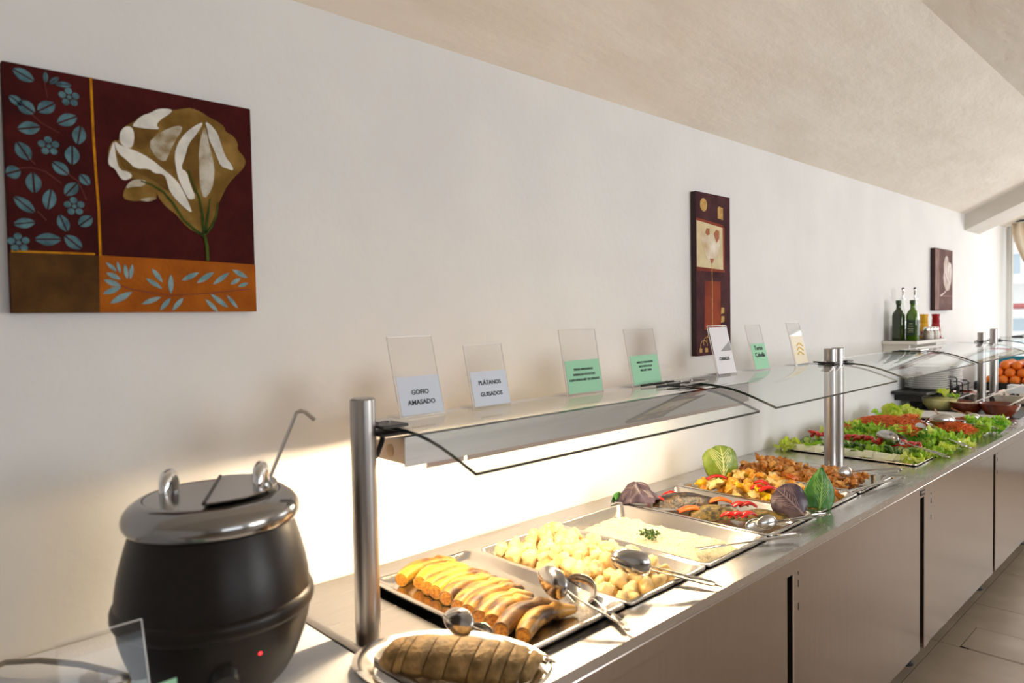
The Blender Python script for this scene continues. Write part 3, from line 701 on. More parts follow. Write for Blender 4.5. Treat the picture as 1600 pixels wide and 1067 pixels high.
LEAVES= [(0.0167,0.4369,0.0476,0.4223,0.0106),(0.0663,0.4434,0.0662,0.4231,0.0038),(0.0718,0.4226,0.0868,0.4375,0.0043),(0.0806,0.4242,0.1074,0.4272,0.0053),(0.0094,0.3881,0.0293,0.3751,0.0078),(0.022,0.3804,0.0467,0.3641,0.0123),(0.0519,0.3686,0.0788,0.3881,0.0115),(0.082,0.3518,0.1136,0.3705,0.0113),(0.0203,0.3312,0.0543,0.3405,0.0116),(0.1133,0.3182,0.1198,0.3536,0.0114),(0.0182,0.3078,0.0364,0.2777,0.0122),(0.1045,0.3138,0.1033,0.2789,0.0122),(0.0716,0.2793,0.0967,0.2594,0.0106),(-0.0001,0.2482,0.0215,0.2578,0.0119),(0.0401,0.2557,0.0416,0.219,0.0124),(0.1158,0.262,0.1302,0.2436,0.0088),(0.0902,0.2205,0.1103,0.2449,0.0107),(0.061,0.191,0.0678,0.2287,0.0109),(0.0105,0.2093,0.0405,0.1834,0.01),(0.0793,0.1829,0.0909,0.1525,0.0097),(0.1108,0.1648,0.1331,0.1838,0.0105),(0.0082,0.1599,0.0405,0.1659,0.0091),(0.0396,0.1347,0.0805,0.1373,0.0112),(0.0866,0.1444,0.1134,0.1213,0.0113)]
STROKES= [(0.1539,0.0974,0.1721,0.0806,0.0036),(0.1735,0.0996,0.1782,0.0773,0.0031),(0.1866,0.095,0.1904,0.0658,0.004),(0.1958,0.0658,0.2006,0.0957,0.0039),(0.1535,0.0775,0.1789,0.0649,0.0048),(0.149,0.0633,0.1788,0.0517,0.0053),(0.1463,0.0361,0.1787,0.0495,0.0051),(0.1584,0.0176,0.1982,0.0409,0.0062),(0.2367,0.0883,0.2556,0.0608,0.0048),(0.2245,0.0684,0.2546,0.0476,0.0044),(0.2722,0.0776,0.2709,0.0376,0.0052),(0.2927,0.0652,0.3288,0.0834,0.005),(0.3234,0.0606,0.3599,0.0853,0.0055),(0.3569,0.0584,0.3924,0.0846,0.0051),(0.3996,0.0915,0.433,0.0747,0.0054),(0.3945,0.0596,0.4176,0.0731,0.0046),(0.4112,0.0546,0.4341,0.0632,0.0041),(0.215,0.0166,0.2517,0.0309,0.0048),(0.2493,0.0038,0.2702,0.0293,0.0047),(0.2726,0.0029,0.2954,0.0303,0.0048),(0.34,0.0269,0.3665,-0.0009,0.0046),(0.3511,0.0384,0.3883,0.0085,0.0053),(0.3859,0.0357,0.4093,0.0069,0.0041)]
ROS= [(0.1028,0.4041),(0.0669,0.308),(0.1043,0.2007),(0.0146,0.1271)]
VINE= [[(0.0632,0.4292),(0.0679,0.3964)],[(0.0396,0.364),(0.0561,0.3485),(0.0849,0.3348)],[(0.0192,0.2607),(0.039,0.2651),(0.0589,0.261),(0.0846,0.2419)],[(0.0914,0.2635),(0.1121,0.2487),(0.1248,0.215)],[(0.0448,0.1865),(0.0587,0.1707)],[(0.0339,0.2828),(0.0449,0.2709)]]
YV= [(0.1398,0.4478),(0.1402,0.3476),(0.1422,0.2665),(0.1448,0.2028),(0.1448,0.1093)]
YH= [(0.003,0.1114),(0.1354,0.1124)]
b = MB(); b.poly_xz(shift([(0.0, 0.0), (0.1403, 0.0), (0.1425, 0.1095), (0.0, 0.1095)]), PYF-0.0007); b.build('umber_field', M_umber, p1, smooth=False)
b = MB(); b.poly_xz(shift([(0.1403, 0.0), (PW, 0.0), (PW, 0.1045), (0.30, 0.1085), (0.1425, 0.1105)]), PYF-0.0007); b.build('orange_field', M_orange, p1, smooth=False)
b = MB(); ribbon(b, shift([(0.1395, PH)]+YV), 0.0042, PYF-0.0010); ribbon(b, shift(YH), 0.0036, PYF-0.0010); b.build('yellow_lines', M_yel, p1, smooth=False)
b = MB()
for v in LEAVES: leaf(b, PX+v[0], PZ+v[1], PX+v[2], PZ+v[3], v[4], PYF-0.0010)
for (x, z) in ROS:
    for k in range(5):
        a = 2*PI*k/5+0.4; b.poly_xz([(PX+x+0.0115*math.cos(a)+0.0062*math.cos(2*PI*i/9), PZ+z+0.0115*math.sin(a)+0.0062*math.sin(2*PI*i/9)) for i in range(9)], PYF-0.0010)
    b.poly_xz([(PX+x+0.004*math.cos(2*PI*i/9), PZ+z+0.004*math.sin(2*PI*i/9)) for i in range(9)], PYF-0.0010)
b.build('leaf_pattern', M_teal, p1, smooth=False)
b = MB()
for v in VINE: ribbon(b, shift(v), 0.0014, PYF-0.0009)
ribbon(b, shift([(0.155, 0.06), (0.20, 0.045), (0.27, 0.034), (0.35, 0.04), (0.44, 0.05)]), 0.0016, PYF-0.0012)
b.build('vines', M_vine, p1, smooth=False)
b = MB()
for v in STROKES: leaf(b, PX+v[0], PZ+v[1], PX+v[2], PZ+v[3], v[4], PYF-0.0014, False)
b.build('leaf_strokes', M_pale, p1, smooth=False)
b = MB(); b.poly_xz(soft(shift(BASE)), PYF-0.0012); b.poly_xz(soft(shift(LOW)), PYF-0.0011); b.build('flower_base', M_tan, p1, smooth=False)
for q in (D1, D2, D3):
    b = MB(); b.poly_xz(soft(shift(q)), PYF-0.0018); b.build('petal_fold', M_olive, p1, smooth=False)
for q in (W8, W6, LOWW2, LOWW):
    b = MB(); b.poly_xz(soft(shift(q)), PYF-0.0021); b.build('inner_petal', M_pet2, p1, smooth=False)
for q in (W1, W2, W3, W4, W5, W7):
    b = MB(); b.poly_xz(soft(shift(q)), PYF-0.0024); b.build('white_petal', M_pet, p1, smooth=False)
b = MB()
for k, q in enumerate(GREEN): ribbon(b, shift(q), [0.0025+0.0035*i/(len(q)-1) for i in range(len(q))] if k < 4 else 0.0065, PYF-0.0027)
b.build('stem', M_green, p1, smooth=False)

# narrow tulip painting
def uvpaint(x0, x1, z0, z1, y):
    return lambda pts: [(x0+(x1-x0)*u, z0+(z1-z0)*v) for u, v in pts]
TX0_, TX1_, TZ0, TZ1, TY = 2.492, 2.762, 1.348, 2.012, -0.024
p2 = thing('tulip_painting', ((TX0_+TX1_)/2, -0.002, TZ0), 'narrow tall canvas of a pale tulip on dark red, middle of the wall', 'painting')
M_plum = mat('plum_paint', rgb(84,52,54), 0.85, spec=0.12, var=rgb(66,38,42), scale=14, bump=0.2, bscale=100)
M_side = mat('canvas_side', rgb(44,18,18), 0.6)
MB().box(TX0_, TX1_, TY, -0.002, TZ0, TZ1).build('canvas', M_side, p2, smooth=False, bevel=0.002)
T2 = uvpaint(TX0_, TX1_, TZ0, TZ1, TY)
b = MB(); b.poly_xz(T2([(0,0),(1,0),(1,1),(0,1)]), TY-0.0006); b.build('plum_field', M_plum, p2, smooth=False)
M_rust = mat('rust_paint', rgb(150,72,50), 0.85, spec=0.12, var=rgb(120,56,44), scale=12)
b = MB(); b.poly_xz(T2([(0.02,0.52),(0.83,0.52),(0.83,0.80),(0.75,0.82),(0.02,0.84)]), TY-0.0010); b.poly_xz(T2([(0.22,0.16),(0.70,0.16),(0.70,0.46),(0.24,0.46)]), TY-0.0010); b.build('rust_field', M_rust, p2, smooth=False)
M_creamp = mat('cream_paint', rgb(222,208,172), 0.85, spec=0.12, var=rgb(208,190,150), scale=14)
b = MB(); b.poly_xz(T2([(0.02,0.545),(0.78,0.535),(0.77,0.80),(0.02,0.825)]), TY-0.0014); b.build('cream_field', M_creamp, p2, smooth=False)
M_tul = mat('tulip_paint', rgb(236,228,214), 0.85, spec=0.12, var=rgb(186,152,98), scale=9, lo=0.4, hi=0.7)
b = MB(); b.poly_xz(T2([(0.14,0.79),(0.21,0.765),(0.30,0.755),(0.38,0.745),(0.46,0.755),(0.58,0.75),(0.66,0.785),(0.70,0.73),(0.68,0.66),(0.60,0.605),(0.50,0.58),(0.44,0.57),(0.38,0.58),(0.27,0.62),(0.17,0.68),(0.13,0.73)]), TY-0.0018); b.build('tulip_head', M_tul, p2, smooth=False)
M_tulr = mat('tulip_rose_paint', rgb(170,110,82), 0.85, spec=0.12)
for q in ([(0.26,0.755),(0.30,0.785),(0.38,0.785),(0.38,0.75),(0.32,0.74)], [(0.50,0.755),(0.58,0.785),(0.66,0.775),(0.66,0.73),(0.58,0.70)], [(0.38,0.60),(0.50,0.60),(0.47,0.575),(0.44,0.57),(0.41,0.575)]):
    b = MB(); b.poly_xz(T2(q), TY-0.0022); b.build('tulip_fold', M_tulr, p2, smooth=False)
M_goldp = mat('gold_paint', rgb(206,170,110), 0.85, spec=0.12, var=rgb(180,140,78), scale=40)
gm = [T2([(0.22+0.10*math.cos(2*PI*i/14), 0.925+0.041*math.sin(2*PI*i/14)) for i in range(14)]), T2([(0.63,0.855),(0.78,0.850),(0.78,0.925),(0.66,0.932),(0.63,0.92)])]
for z in (0.20, 0.255, 0.145): gm.append(T2([(0.70,z),(0.80,z+0.005),(0.81,z+0.04),(0.72,z+0.042)]))
for (u, v) in ((0.08,0.02),(0.24,0.02),(0.40,0.115)): gm.append(T2([(u,v),(u+0.07,v),(u+0.07,v+0.025),(u,v+0.028)]))
for q in gm:
    b = MB(); b.poly_xz(q, TY-0.0016); b.build('gold_mark', M_goldp, p2, smooth=False)
b = MB(); ribbon(b, T2([(0.44,0.57),(0.45,0.45),(0.45,0.16)]), 0.004, TY-0.0020); b.build('gold_stem', M_goldp, p2, smooth=False)
for k in range(3):
    b = MB(); ribbon(b, T2([(0.20+0.09*k+0.10*math.cos(a), 0.06+0.02*k+0.035*math.sin(a)) for a in [i*0.45 for i in range(9)]]), 0.003, TY-0.0020); b.build('gold_scroll', M_goldp, p2, smooth=False)

# far painting
FX0, FX1, FZ0, FZ1, FY = 5.60, 6.03, 1.514, 1.957, -0.030
p3 = thing('rose_painting', ((FX0+FX1)/2, -0.002, FZ0), 'far square canvas of a pale rose on dusty brown above the shelf', 'painting')
MB().box(FX0, FX1, FY, -0.002, FZ0, FZ1).build('canvas', M_side, p3, smooth=False, bevel=0.002)
T3 = uvpaint(FX0, FX1, FZ0, FZ1, FY)
M_dust = mat('dusty_paint', rgb(122,92,88), 0.85, spec=0.12, var=rgb(96,70,68), scale=8)
M_dust2 = mat('dusty_pale_paint', rgb(158,130,122), 0.85, spec=0.12, var=rgb(130,104,98), scale=12, stretch=(4,1,1))
b = MB(); b.poly_xz(T3([(0,0),(1,0),(1,1),(0,1)]), FY-0.0006); b.build('brown_field', M_dust, p3, smooth=False)
b = MB(); b.poly_xz(T3([(0.02,0.02),(0.24,0.02),(0.24,0.98),(0.02,0.98)]), FY-0.001); b.build('pale_band', M_dust2, p3, smooth=False)
M_ros = mat('rose_paint', rgb(236,226,222), 0.85, spec=0.12, var=rgb(200,180,172), scale=9)
b = MB(); b.poly_xz(T3([(0.62,0.90),(0.72,0.88),(0.76,0.80),(0.90,0.78),(0.95,0.66),(0.93,0.50),(0.86,0.42),(0.80,0.34),(0.62,0.32),(0.50,0.42),(0.46,0.55),(0.50,0.64),(0.48,0.76),(0.56,0.86)]), FY-0.0014)
ribbon(b, T3([(0.62,0.33),(0.50,0.28),(0.32,0.24)]), 0.012, FY-0.0014); b.build('rose_head', M_ros, p3, smooth=False)
b = MB(); ribbon(b, T3([(0.26,0.235),(0.96,0.235)]), 0.008, FY-0.001)
for k in range(14): 
    u = 0.30+0.045*k; ribbon(b, T3([(u, 0.05+0.03*(k%3)), (u+0.05*math.sin(k), 0.20-0.03*(k%2))]), 0.006, FY-0.001)
b.build('pale_scribble', M_dust2, p3, smooth=False)
b = MB()
for q in (((0.70,0.82),(0.66,0.70),(0.72,0.55)), ((0.84,0.72),(0.78,0.60),(0.80,0.48)), ((0.56,0.60),(0.64,0.50),(0.74,0.44))): ribbon(b, T3(q), 0.010, FY-0.0018)
b.build('petal_lines', mat('petal_line_paint', rgb(168,146,138), 0.85, spec=0.12), p3, smooth=False)

# ---------------------------------------------------------------- food trays
def rrect(x0, x1, y0, y1, r, z, n=5):
    out = []
    for cx, cy, a in ((x1-r, y1-r, 0), (x0+r, y1-r, 90), (x0+r, y0+r, 180), (x1-r, y0+r, 270)):
        for i in range(n+1):
            t = math.radians(a + 90*i/n); out.append((cx + r*math.cos(t), cy + r*math.sin(t), z))
    return out
def tray(x0, y0, w, d, depth, rim, label, name='food_tray', wall=0.014, m_=None, tilt=0.0, group='food trays set in the counter'):
    t = thing(name, (x0+w/2, y0+d/2, rim-depth), label, 'tray', group)
    x1, y1 = x0+w, y0+d
    rings = [rrect(x0, x1, y0, y1, 0.016, rim-0.006), rrect(x0+0.0008, x1-0.0008, y0+0.0008, y1-0.0008, 0.016, rim-0.001), rrect(x0+0.003, x1-0.003, y0+0.003, y1-0.003, 0.015, rim),
             rrect(x0+0.011, x1-0.011, y0+0.011, y1-0.011, 0.020, rim), rrect(x0+0.0135, x1-0.0135, y0+0.0135, y1-0.0135, 0.021, rim-0.003),
             rrect(x0+0.0135+wall*0.8, x1-0.0135-wall*0.8, y0+0.0135+wall*0.8, y1-0.0135-wall*0.8, 0.028, rim-depth*0.86),
             rrect(x0+0.0135+wall*1.6, x1-0.0135-wall*1.6, y0+0.0135+wall*1.6, y1-0.0135-wall*1.6, 0.022, rim-depth)]
    b = MB(); n = len(rings[0]); vs = [p for r_ in rings for p in r_]; fs = []
    for k in range(len(rings)-1):
        for i in range(n): fs.append((k*n+i, k*n+(i+1) % n, (k+1)*n+(i+1) % n, (k+1)*n+i))
    fs.append(tuple((len(rings)-1)*n+i for i in range(n)))
    b.add(vs, fs)
    b.build('pan', m_ or M_tray, t, angle=50, solid=0.0014)
    return t
TRY0, TRD, TRW = -0.632, 0.53, 0.325
TXS = [0.888, 1.222, 1.547, 1.878, 2.210, 2.547]
tray(TXS[0], -0.640, 0.318, 0.53, 0.018, 0.899, 'shallow steel tray of whole cooked bananas')
for k, lb in ((1, 'steel tray heaped with small boiled potatoes'), (2, 'steel tray of pale rice with a parsley sprig'), (3, 'steel tray of grilled fish fillets and peppers'), (4, 'steel tray of yellow vegetables with red pepper and a cabbage leaf'), (5, 'steel tray of orange stewed meat beside the middle posts')):
    tray(TXS[k], TRY0, TRW, TRD, 0.048, 0.889, lb)

# bananas ---------------------------------------------------------
def bananamat(name, base, dark, lo, hi):
    return mat(name, base, 0.34, var=dark, scale=26, lo=lo, hi=hi, rand=0.10, stretch=(0.5, 1.4, 1.4), spec=0.5, bump=0.05, bscale=150)
M_ban = [bananamat('banana_peel_yellow', rgb(208,156,48), rgb(92,54,26), 0.44, 0.66), bananamat('banana_peel_spotted', rgb(202,150,66), rgb(72,46,28), 0.38, 0.60), bananamat('banana_peel_dark', rgb(164,124,76), rgb(62,42,30), 0.36, 0.60)]
M_cut = mat('banana_flesh', rgb(222,150,30), 0.4, var=rgb(150,84,16), scale=160)
BAN = [((.942,-.173),(1.120,-.154),0),((.960,-.222),(1.112,-.210),0),((.953,-.262),(1.106,-.250),0),((.952,-.293),(1.115,-.288),0),((.947,-.338),(1.110,-.325),1),((.936,-.392),(1.118,-.366),1),((.934,-.429),(1.113,-.408),1),((.934,-.466),(1.098,-.452),1),((.938,-.501),(1.076,-.484),1),((.925,-.542),(1.107,-.528),2),((.939,-.590),(1.110,-.572),1)]
ORD = ['first','second','third','fourth','fifth','sixth','seventh','eighth','ninth','tenth','last']
for i, (a, b_, mi) in enumerate(BAN):
    A = Vector((a[0], a[1], 0.8835+0.0165)); B = Vector((b_[0], b_[1], 0.8835+0.011)); d = B-A; L_ = d.length
    t = thing('cooked_banana', (A.x, A.y, 0.8835), 'cooked banana in its peel, %s of the row counted from the wall' % ORD[i], 'banana', 'whole cooked bananas in the nearest tray')
    u = d.normalized(); side = Vector((-u.y, u.x, 0)); pts = []; rad = []
    bow = 0.020+0.006*R.random(); rr = 0.0200+0.0018*R.random()
    for k in range(17):
        s = k/16; pts.append(A + d*s + side*bow*math.sin(PI*s) + Vector((0,0,0.006*math.sin(PI*s))))
        rad.append(rr*(0.72+0.30*math.sin(PI*min(1, s*1.25+0.12))) if s < 0.75 else rr*(0.98-2.2*(s-0.75)))
    # five-sided soft section
    pb = MB(); pb.tube(pts, rad, 10); pb.build('peel', M_ban[mi], t, angle=70)
    u0 = (pts[0]-pts[1]).normalized(); MB().tube([pts[0]-u0*0.001, pts[0]+u0*0.0012, pts[0]+u0*0.0018], [rad[0]*0.80, rad[0]*0.78, rad[0]*0.60], 12).build('cut_end', M_cut, t)
    u1 = (pts[-1]-pts[-2]).normalized(); MB().tube([pts[-1]-u1*0.002, pts[-1]+u1*0.006], [rad[-1]*0.8, rad[-1]*0.55], 8).build('tip', M_ban[2], t)

# potatoes --------------------------------------------------------
M_pot = mat('boiled_potato', rgb(246,222,166), 0.42, var=rgb(224,182,108), scale=40, rand=0.10, bump=0.12, bscale=110, sss=0.25, lo=0.42, hi=0.72)
pmesh = []
for k in range(5):
    b = MB(); b.blob(0.0235, 0.0195, 0.0185, nu=14, nv=9, amp=0.55, fr=1.5, seed=k*3.1); me = b.mesh('potato', angle=180); me.materials.append(M_pot); pmesh.append(me)
RP = random.Random(11); spots = []
def pile(x0, x1, y0, y1, z0, n, rmin, rng, height):
    out = []; tries = 0
    while len(out) < n and tries < 9000:
        tries += 1
        x = rng.uniform(x0, x1); y = rng.uniform(y0, y1)
        z = z0
        for (a, b_, c_) in out:
            dd = math.hypot(a-x, b_-y)
            if dd < rmin*2: z = max(z, c_ + math.sqrt(max(0, (rmin*2*0.86)**2-dd*dd)))
        if z <= z0 + height(x, y): out.append((x, y, z))
    return out
for (x, y, z) in pile(TXS[1]+0.046, TXS[1]+0.282, -0.580, -0.150, 0.8625, 100, 0.0195, RP, lambda x, y: (0.040 if y > -0.46 else (0.026 if y > -0.53 else 0.012)) - 0.05*max(0, abs(x-1.385)-0.07)*3):
    o = put('boiled_potato', RP.choice(pmesh), M_pot); o.location = (x, y, z); o.rotation_euler = (RP.uniform(0,6), RP.uniform(0,6), RP.uniform(0,6)); s = RP.uniform(0.82, 1.12); o.scale = (s, s, s)
    tag(o, 'small pale boiled potato heaped in the potato tray', 'potato', 'boiled potatoes')

# rice --------------------------------------------------------------
M_rice = mat('pale_rice', rgb(246,236,204), 0.6, var=rgb(232,214,160), scale=90, bump=0.7, bscale=330, lo=0.45, hi=0.75, sss=0.1)
rx0, ry0 = TXS[2]+0.03, TRY0+0.03
b = MB()
def ricef(u, v):
    x = rx0 + 0.265*u; y = ry0 + 0.47*v
    e_ = min(1, min(u, 1-u)*9)*min(1, min(v, 1-v)*14)
    front = 1 if v > 0.16 else v/0.16
    z = 0.8435 + e_*front*(0.018 + 0.010*math.sin(PI*u) + 0.006*n3(x*16, y*16) + 0.005*n3(x*45, y*45, 2) + 0.003*n3(x*110, y*110, 5))
    return (x, y, z)
b.grid(ricef, 90, 150)
o = b.build('rice', M_rice, angle=180); tag(o, 'pale rice spread in the tray with the parsley sprig', 'rice', kind='stuff')
fk = MB(); RF = random.Random(5)
M_fleck = mat('herb_fleck', rgb(96,120,44), 0.6, var=rgb(150,120,40), scale=30)
for k in range(150):
    u, v = RF.uniform(0.08, 0.92), RF.uniform(0.2, 0.95); p = ricef(u, v); a = RF.uniform(0, 6); l = RF.uniform(0.0015, 0.0035)
    c_, s_ = math.cos(a)*l, math.sin(a)*l
    fk.add([(p[0]-c_, p[1]-s_, p[2]+0.0012), (p[0]+s_*0.5, p[1]-c_*0.5, p[2]+0.002), (p[0]+c_, p[1]+s_, p[2]+0.0012), (p[0]-s_*0.5, p[1]+c_*0.5, p[2]+0.002)], [(0,1,2,3)])
tag(fk.build('chopped_herbs', M_fleck, smooth=False), 'green herb flecks scattered over the rice', 'herbs', kind='stuff')
# parsley sprig
M_pars = mat('parsley', rgb(74,112,28), 0.5, var=rgb(44,78,18), scale=60)
ps = thing('parsley_sprig', (1.655, -0.375, 0.872), 'green parsley sprig lying on the rice', 'herb')
for k in range(9):
    a = k*2.4; r_ = 0.008+0.022*(k/9)
    p0 = Vector((1.66, -0.375, 0.872)); p1 = p0 + Vector((r_*math.cos(a), r_*math.sin(a)*1.2, 0.020-0.008*(k/9)))
    MB().tube([p0, (p0+p1)/2+Vector((0,0,0.005)), p1], 0.0011, 5).build('stalk', M_pars, ps)
    lf = MB()
    for j in range(9):
        q = p1 + Vector((RF.uniform(-1,1), RF.uniform(-1,1), RF.uniform(-0.5,0.9)))*0.009; ax = Vector((RF.uniform(-1,1), RF.uniform(-1,1), RF.uniform(-0.3,1))).normalized()*0.006; bx = ax.cross(Vector((RF.uniform(-1,1), RF.uniform(-1,1), 0.5))).normalized()*0.004
        lf.add([q-ax, q-bx*0.8, q+ax*0.4-bx, q+ax, q+ax*0.4+bx, q+bx*0.8], [(0,1,2,3,4,5)])
    lf.build('leaflet', M_pars, ps, smooth=False)

# leaves ------------------------------------------------------------
def leafmat(name, col, vein, scale=7.0, rough=0.4, edge=None, sss=0.0):
    """leaf with pale veins fanning out from the base (object space, base at origin, leaf along +z)"""
    M = bpy.data.materials.new(name); M.use_nodes = True
    nt = M.node_tree; N = nt.nodes; L = nt.links; b = N['Principled BSDF']; b.inputs['Roughness'].default_value = rough
    n1 = N.new('ShaderNodeTexNoise'); n1.inputs['Scale'].default_value = 30
    tc = N.new('ShaderNodeTexCoord'); L.new(tc.outputs['Object'], n1.inputs['Vector'])
    cr = N.new('ShaderNodeValToRGB'); cr.color_ramp.elements[0].color = col; cr.color_ramp.elements[1].color = vein
    cr.color_ramp.elements[0].position = 0.45; cr.color_ramp.elements[1].position = 0.8
    L.new(n1.outputs['Fac'], cr.inputs[0]); L.new(cr.outputs[0], b.inputs['Base Color'])
    bp = N.new('ShaderNodeBump'); bp.inputs['Strength'].default_value = 0.3; bp.inputs['Distance'].default_value = 0.004
    L.new(n1.outputs['Fac'], bp.inputs['Height']); L.new(bp.outputs[0], b.inputs['Normal'])
    return M
def cabbage_leaf(name, loc, rot, w, h_, m_leaf, m_vein, label, cup=0.25, ruf=0.10, curl=0.0, group=None, pointed=0.0, seed=1.0, nv=6):
    """upright leaf: base at the origin, grows along local +z, face towards local -y"""
    t = thing(name, loc, label, 'cabbage leaf' if 'cabbage' in name else 'leaf', group); t.rotation_euler = rot
    def P(u, v):   # u -1..1 across, v 0..1 up
        if pointed: wid = w/2*(math.sin(PI*min(1, (0.12+0.88*v)))**0.55 if v < 0.97 else 0.25)*(1-pointed*v*0.7)
        else: v = 1-(1-v)**1.6; wid = w/2*math.sqrt(max(0.0, 1-((v-0.56)/0.56)**2))*(0.75+0.25*v) + w*0.05*(1-v)
        wid = max(wid, w*0.03)
        x = wid*u; k = abs(u)
        edge = max(k, v)**4
        y = -cup*w*(1-k*k)*0.5*math.sin(PI*(0.15+0.75*v)) + ruf*w*edge*math.sin(u*7+v*9+seed)*0.5 + curl*h_*v*v
        z = h_*(v - 0.10*k*k*v)
        y += 0.012*w*mnoise.noise(Vector((x*40/w*0.2, z*40/w*0.2, seed)))*4*0.5
        return Vector((x, y, z))
    b = MB(); b.grid(lambda u, v: P(2*u-1, v), 22, 18); b.build('blade', m_leaf, t, angle=180, solid=0.0012, world=False)
    vb = MB(); vb.tube([P(0, v/10)+Vector((0,-0.0006,0)) for v in range(0, 10)], [w*0.030*(1-v/11) for v in range(10)], 6)
    for k in range(nv):
        v0 = 0.06+0.10*k
        for sg in (-1, 1):
            vb.tube([P(sg*(0.75*s**0.9)*(1), min(0.93, v0 + (0.30+0.35*(1-k/nv))*s))+Vector((0,-0.0006,0)) for s in (0, 0.25, 0.5, 0.75, 1)], [w*0.013, w*0.011, w*0.009, w*0.006, w*0.003], 5)
    vb.build('veins', m_vein, t, world=False)
    return t
M_cabg = leafmat('cabbage_green', rgb(110,138,40), rgb(150,170,66))
M_cabv = mat('cabbage_vein', rgb(214,222,160), 0.5)
M_purp = leafmat('red_cabbage', rgb(66,52,66), rgb(104,88,98))
M_purv = mat('red_cabbage_vein', rgb(126,108,114), 0.5)
M_dkg = leafmat('dark_green_leaf', rgb(56,112,44), rgb(80,140,58))
M_dkv = mat('dark_leaf_vein', rgb(134,180,90), 0.5)
cabbage_leaf('cabbage_leaf', (2.39, -0.190, 0.885), (math.radians(-8), 0, math.radians(-32)), 0.155, 0.135, M_cabg, M_cabv, 'upright green cabbage leaf at the back of the yellow vegetable tray', cup=0.30, ruf=0.07)
cl_ = thing('red_cabbage_leaf', (1.925, -0.140, 0.880), 'curled grey purple cabbage leaf at the wall end of the fish tray', 'cabbage leaf', rz=math.radians(-42))
def crump(u, v):
    a = 2*PI*u; t_ = v*1.45; k = 1 + 0.30*mnoise.noise(Vector((math.cos(a)*1.7, math.sin(a)*1.7, v*2.2))) + 0.10*math.sin(a*5+v*6)*v
    return Vector((0.066*math.sin(t_)*math.cos(a)*k, 0.040*math.sin(t_)*math.sin(a)*k, 0.006 + 0.056*math.cos(t_)*(1+0.25*math.sin(a*3+1.0))))
b = MB(); b.grid(lambda u, v: crump(u, 1-v), 40, 14); b.build('blade', M_purp, cl_, angle=180, solid=0.0012, world=False)
b = MB()
for k in range(9): b.tube([crump(k/9+0.02*math.sin(j), j/8)*1.012 for j in range(1, 9)], [0.0016-0.00014*j for j in range(8)], 5)
b.build('veins', M_purv, cl_, world=False)
b = MB(); b.grid(lambda u, v: (-0.062+0.03*(u-0.5)-0.018*v, 0.05*(u-0.5), 0.004+0.042*math.sin(PI*(0.15+0.8*v))*(1-0.3*abs(2*u-1))+0.004*math.sin(9*u)), 10, 8); b.build('green_fold', M_dkg, cl_, angle=180, solid=0.0012, world=False)
cabbage_leaf('red_cabbage_leaf', (2.175, -0.595, 0.880), (math.radians(-25), math.radians(-42), math.radians(-38)), 0.125, 0.108, M_purp, M_purv, 'dark purple cabbage leaf at the front of the fish tray', cup=0.35, ruf=0.10, seed=3.7)
cabbage_leaf('green_leaf', (2.255, -0.610, 0.885), (math.radians(-14), math.radians(10), math.radians(-45)), 0.115, 0.135, M_dkg, M_dkv, 'pointed dark green leaf standing beside the purple cabbage leaf', cup=0.25, ruf=0.05, pointed=0.45, seed=5.0)

# fish and peppers ---------------------------------------------------
M_fish = mat('grilled_fish_skin', rgb(36,30,25), 0.34, var=rgb(124,90,40), scale=46, lo=0.50, hi=0.80, bump=0.35, bscale=90, spec=0.6, rand=0.06)
M_fish2 = mat('herbed_fish', rgb(126,104,46), 0.45, var=rgb(44,42,22), scale=60, lo=0.42, hi=0.62, bump=0.4, bscale=120)
M_flesh = mat('fish_flesh', rgb(200,176,140), 0.5)
M_redp = mat('red_pepper', rgb(206,34,20), 0.22, var=rgb(168,20,14), scale=30, spec=0.6, rand=0.1)
M_orgp = mat('orange_pepper', rgb(240,112,22), 0.25, var=rgb(220,84,14), scale=30, spec=0.6)
def fillet(a, b_, w, th, z, m_, label, bend=0.01):
    A = Vector((*a, z)); B = Vector((*b_, z)); d = B-A; u_ = d.normalized(); sd = Vector((-u_.y, u_.x, 0))
    t = thing('fish_fillet', (A+B)/2, label, 'fish', 'grilled fish fillets')
    def f(top):
        def g(u, v):
            wid = w/2*(math.sin(PI*(0.08+0.86*u))**0.5); s = 2*v-1
            h_ = th*(1-abs(s)**2.4)*(0.35+0.65*math.sin(PI*(0.1+0.8*u))) if top else 0
            p = A + d*u + sd*(wid*s + bend*math.sin(PI*u)) + Vector((0,0,h_ + 0.004*n3(u*5, s*3, a[0]*9)*(1 if top else 0)))
            return p
        return g
    b = MB(); b.grid(f(True), 26, 12); b.build('skin', m_, t, angle=180)
    b = MB(); b.grid(lambda u, v: f(False)(u, 1-v)+Vector((0,0,-0.001)), 26, 4); b.build('underside', M_flesh, t)
    return t
FZ = 0.8600
fillet((2.00,-0.150),(2.125,-0.325),0.105,0.042,FZ+0.006,M_fish,'largest dark grilled fish fillet near the curled cabbage leaf')
fillet((1.955,-0.325),(2.055,-0.425),0.085,0.038,FZ+0.004,M_fish2,'small herb crusted fish piece in the middle of the fish tray')
fillet((2.045,-0.430),(2.145,-0.560),0.080,0.028,FZ+0.003,M_fish2,'herb crusted fish fillet near the purple cabbage leaf')
fillet((2.075,-0.345),(2.075,-0.430),0.040,0.022,FZ+0.010,M_fish,'short dark fish tail between the herb crusted pieces')
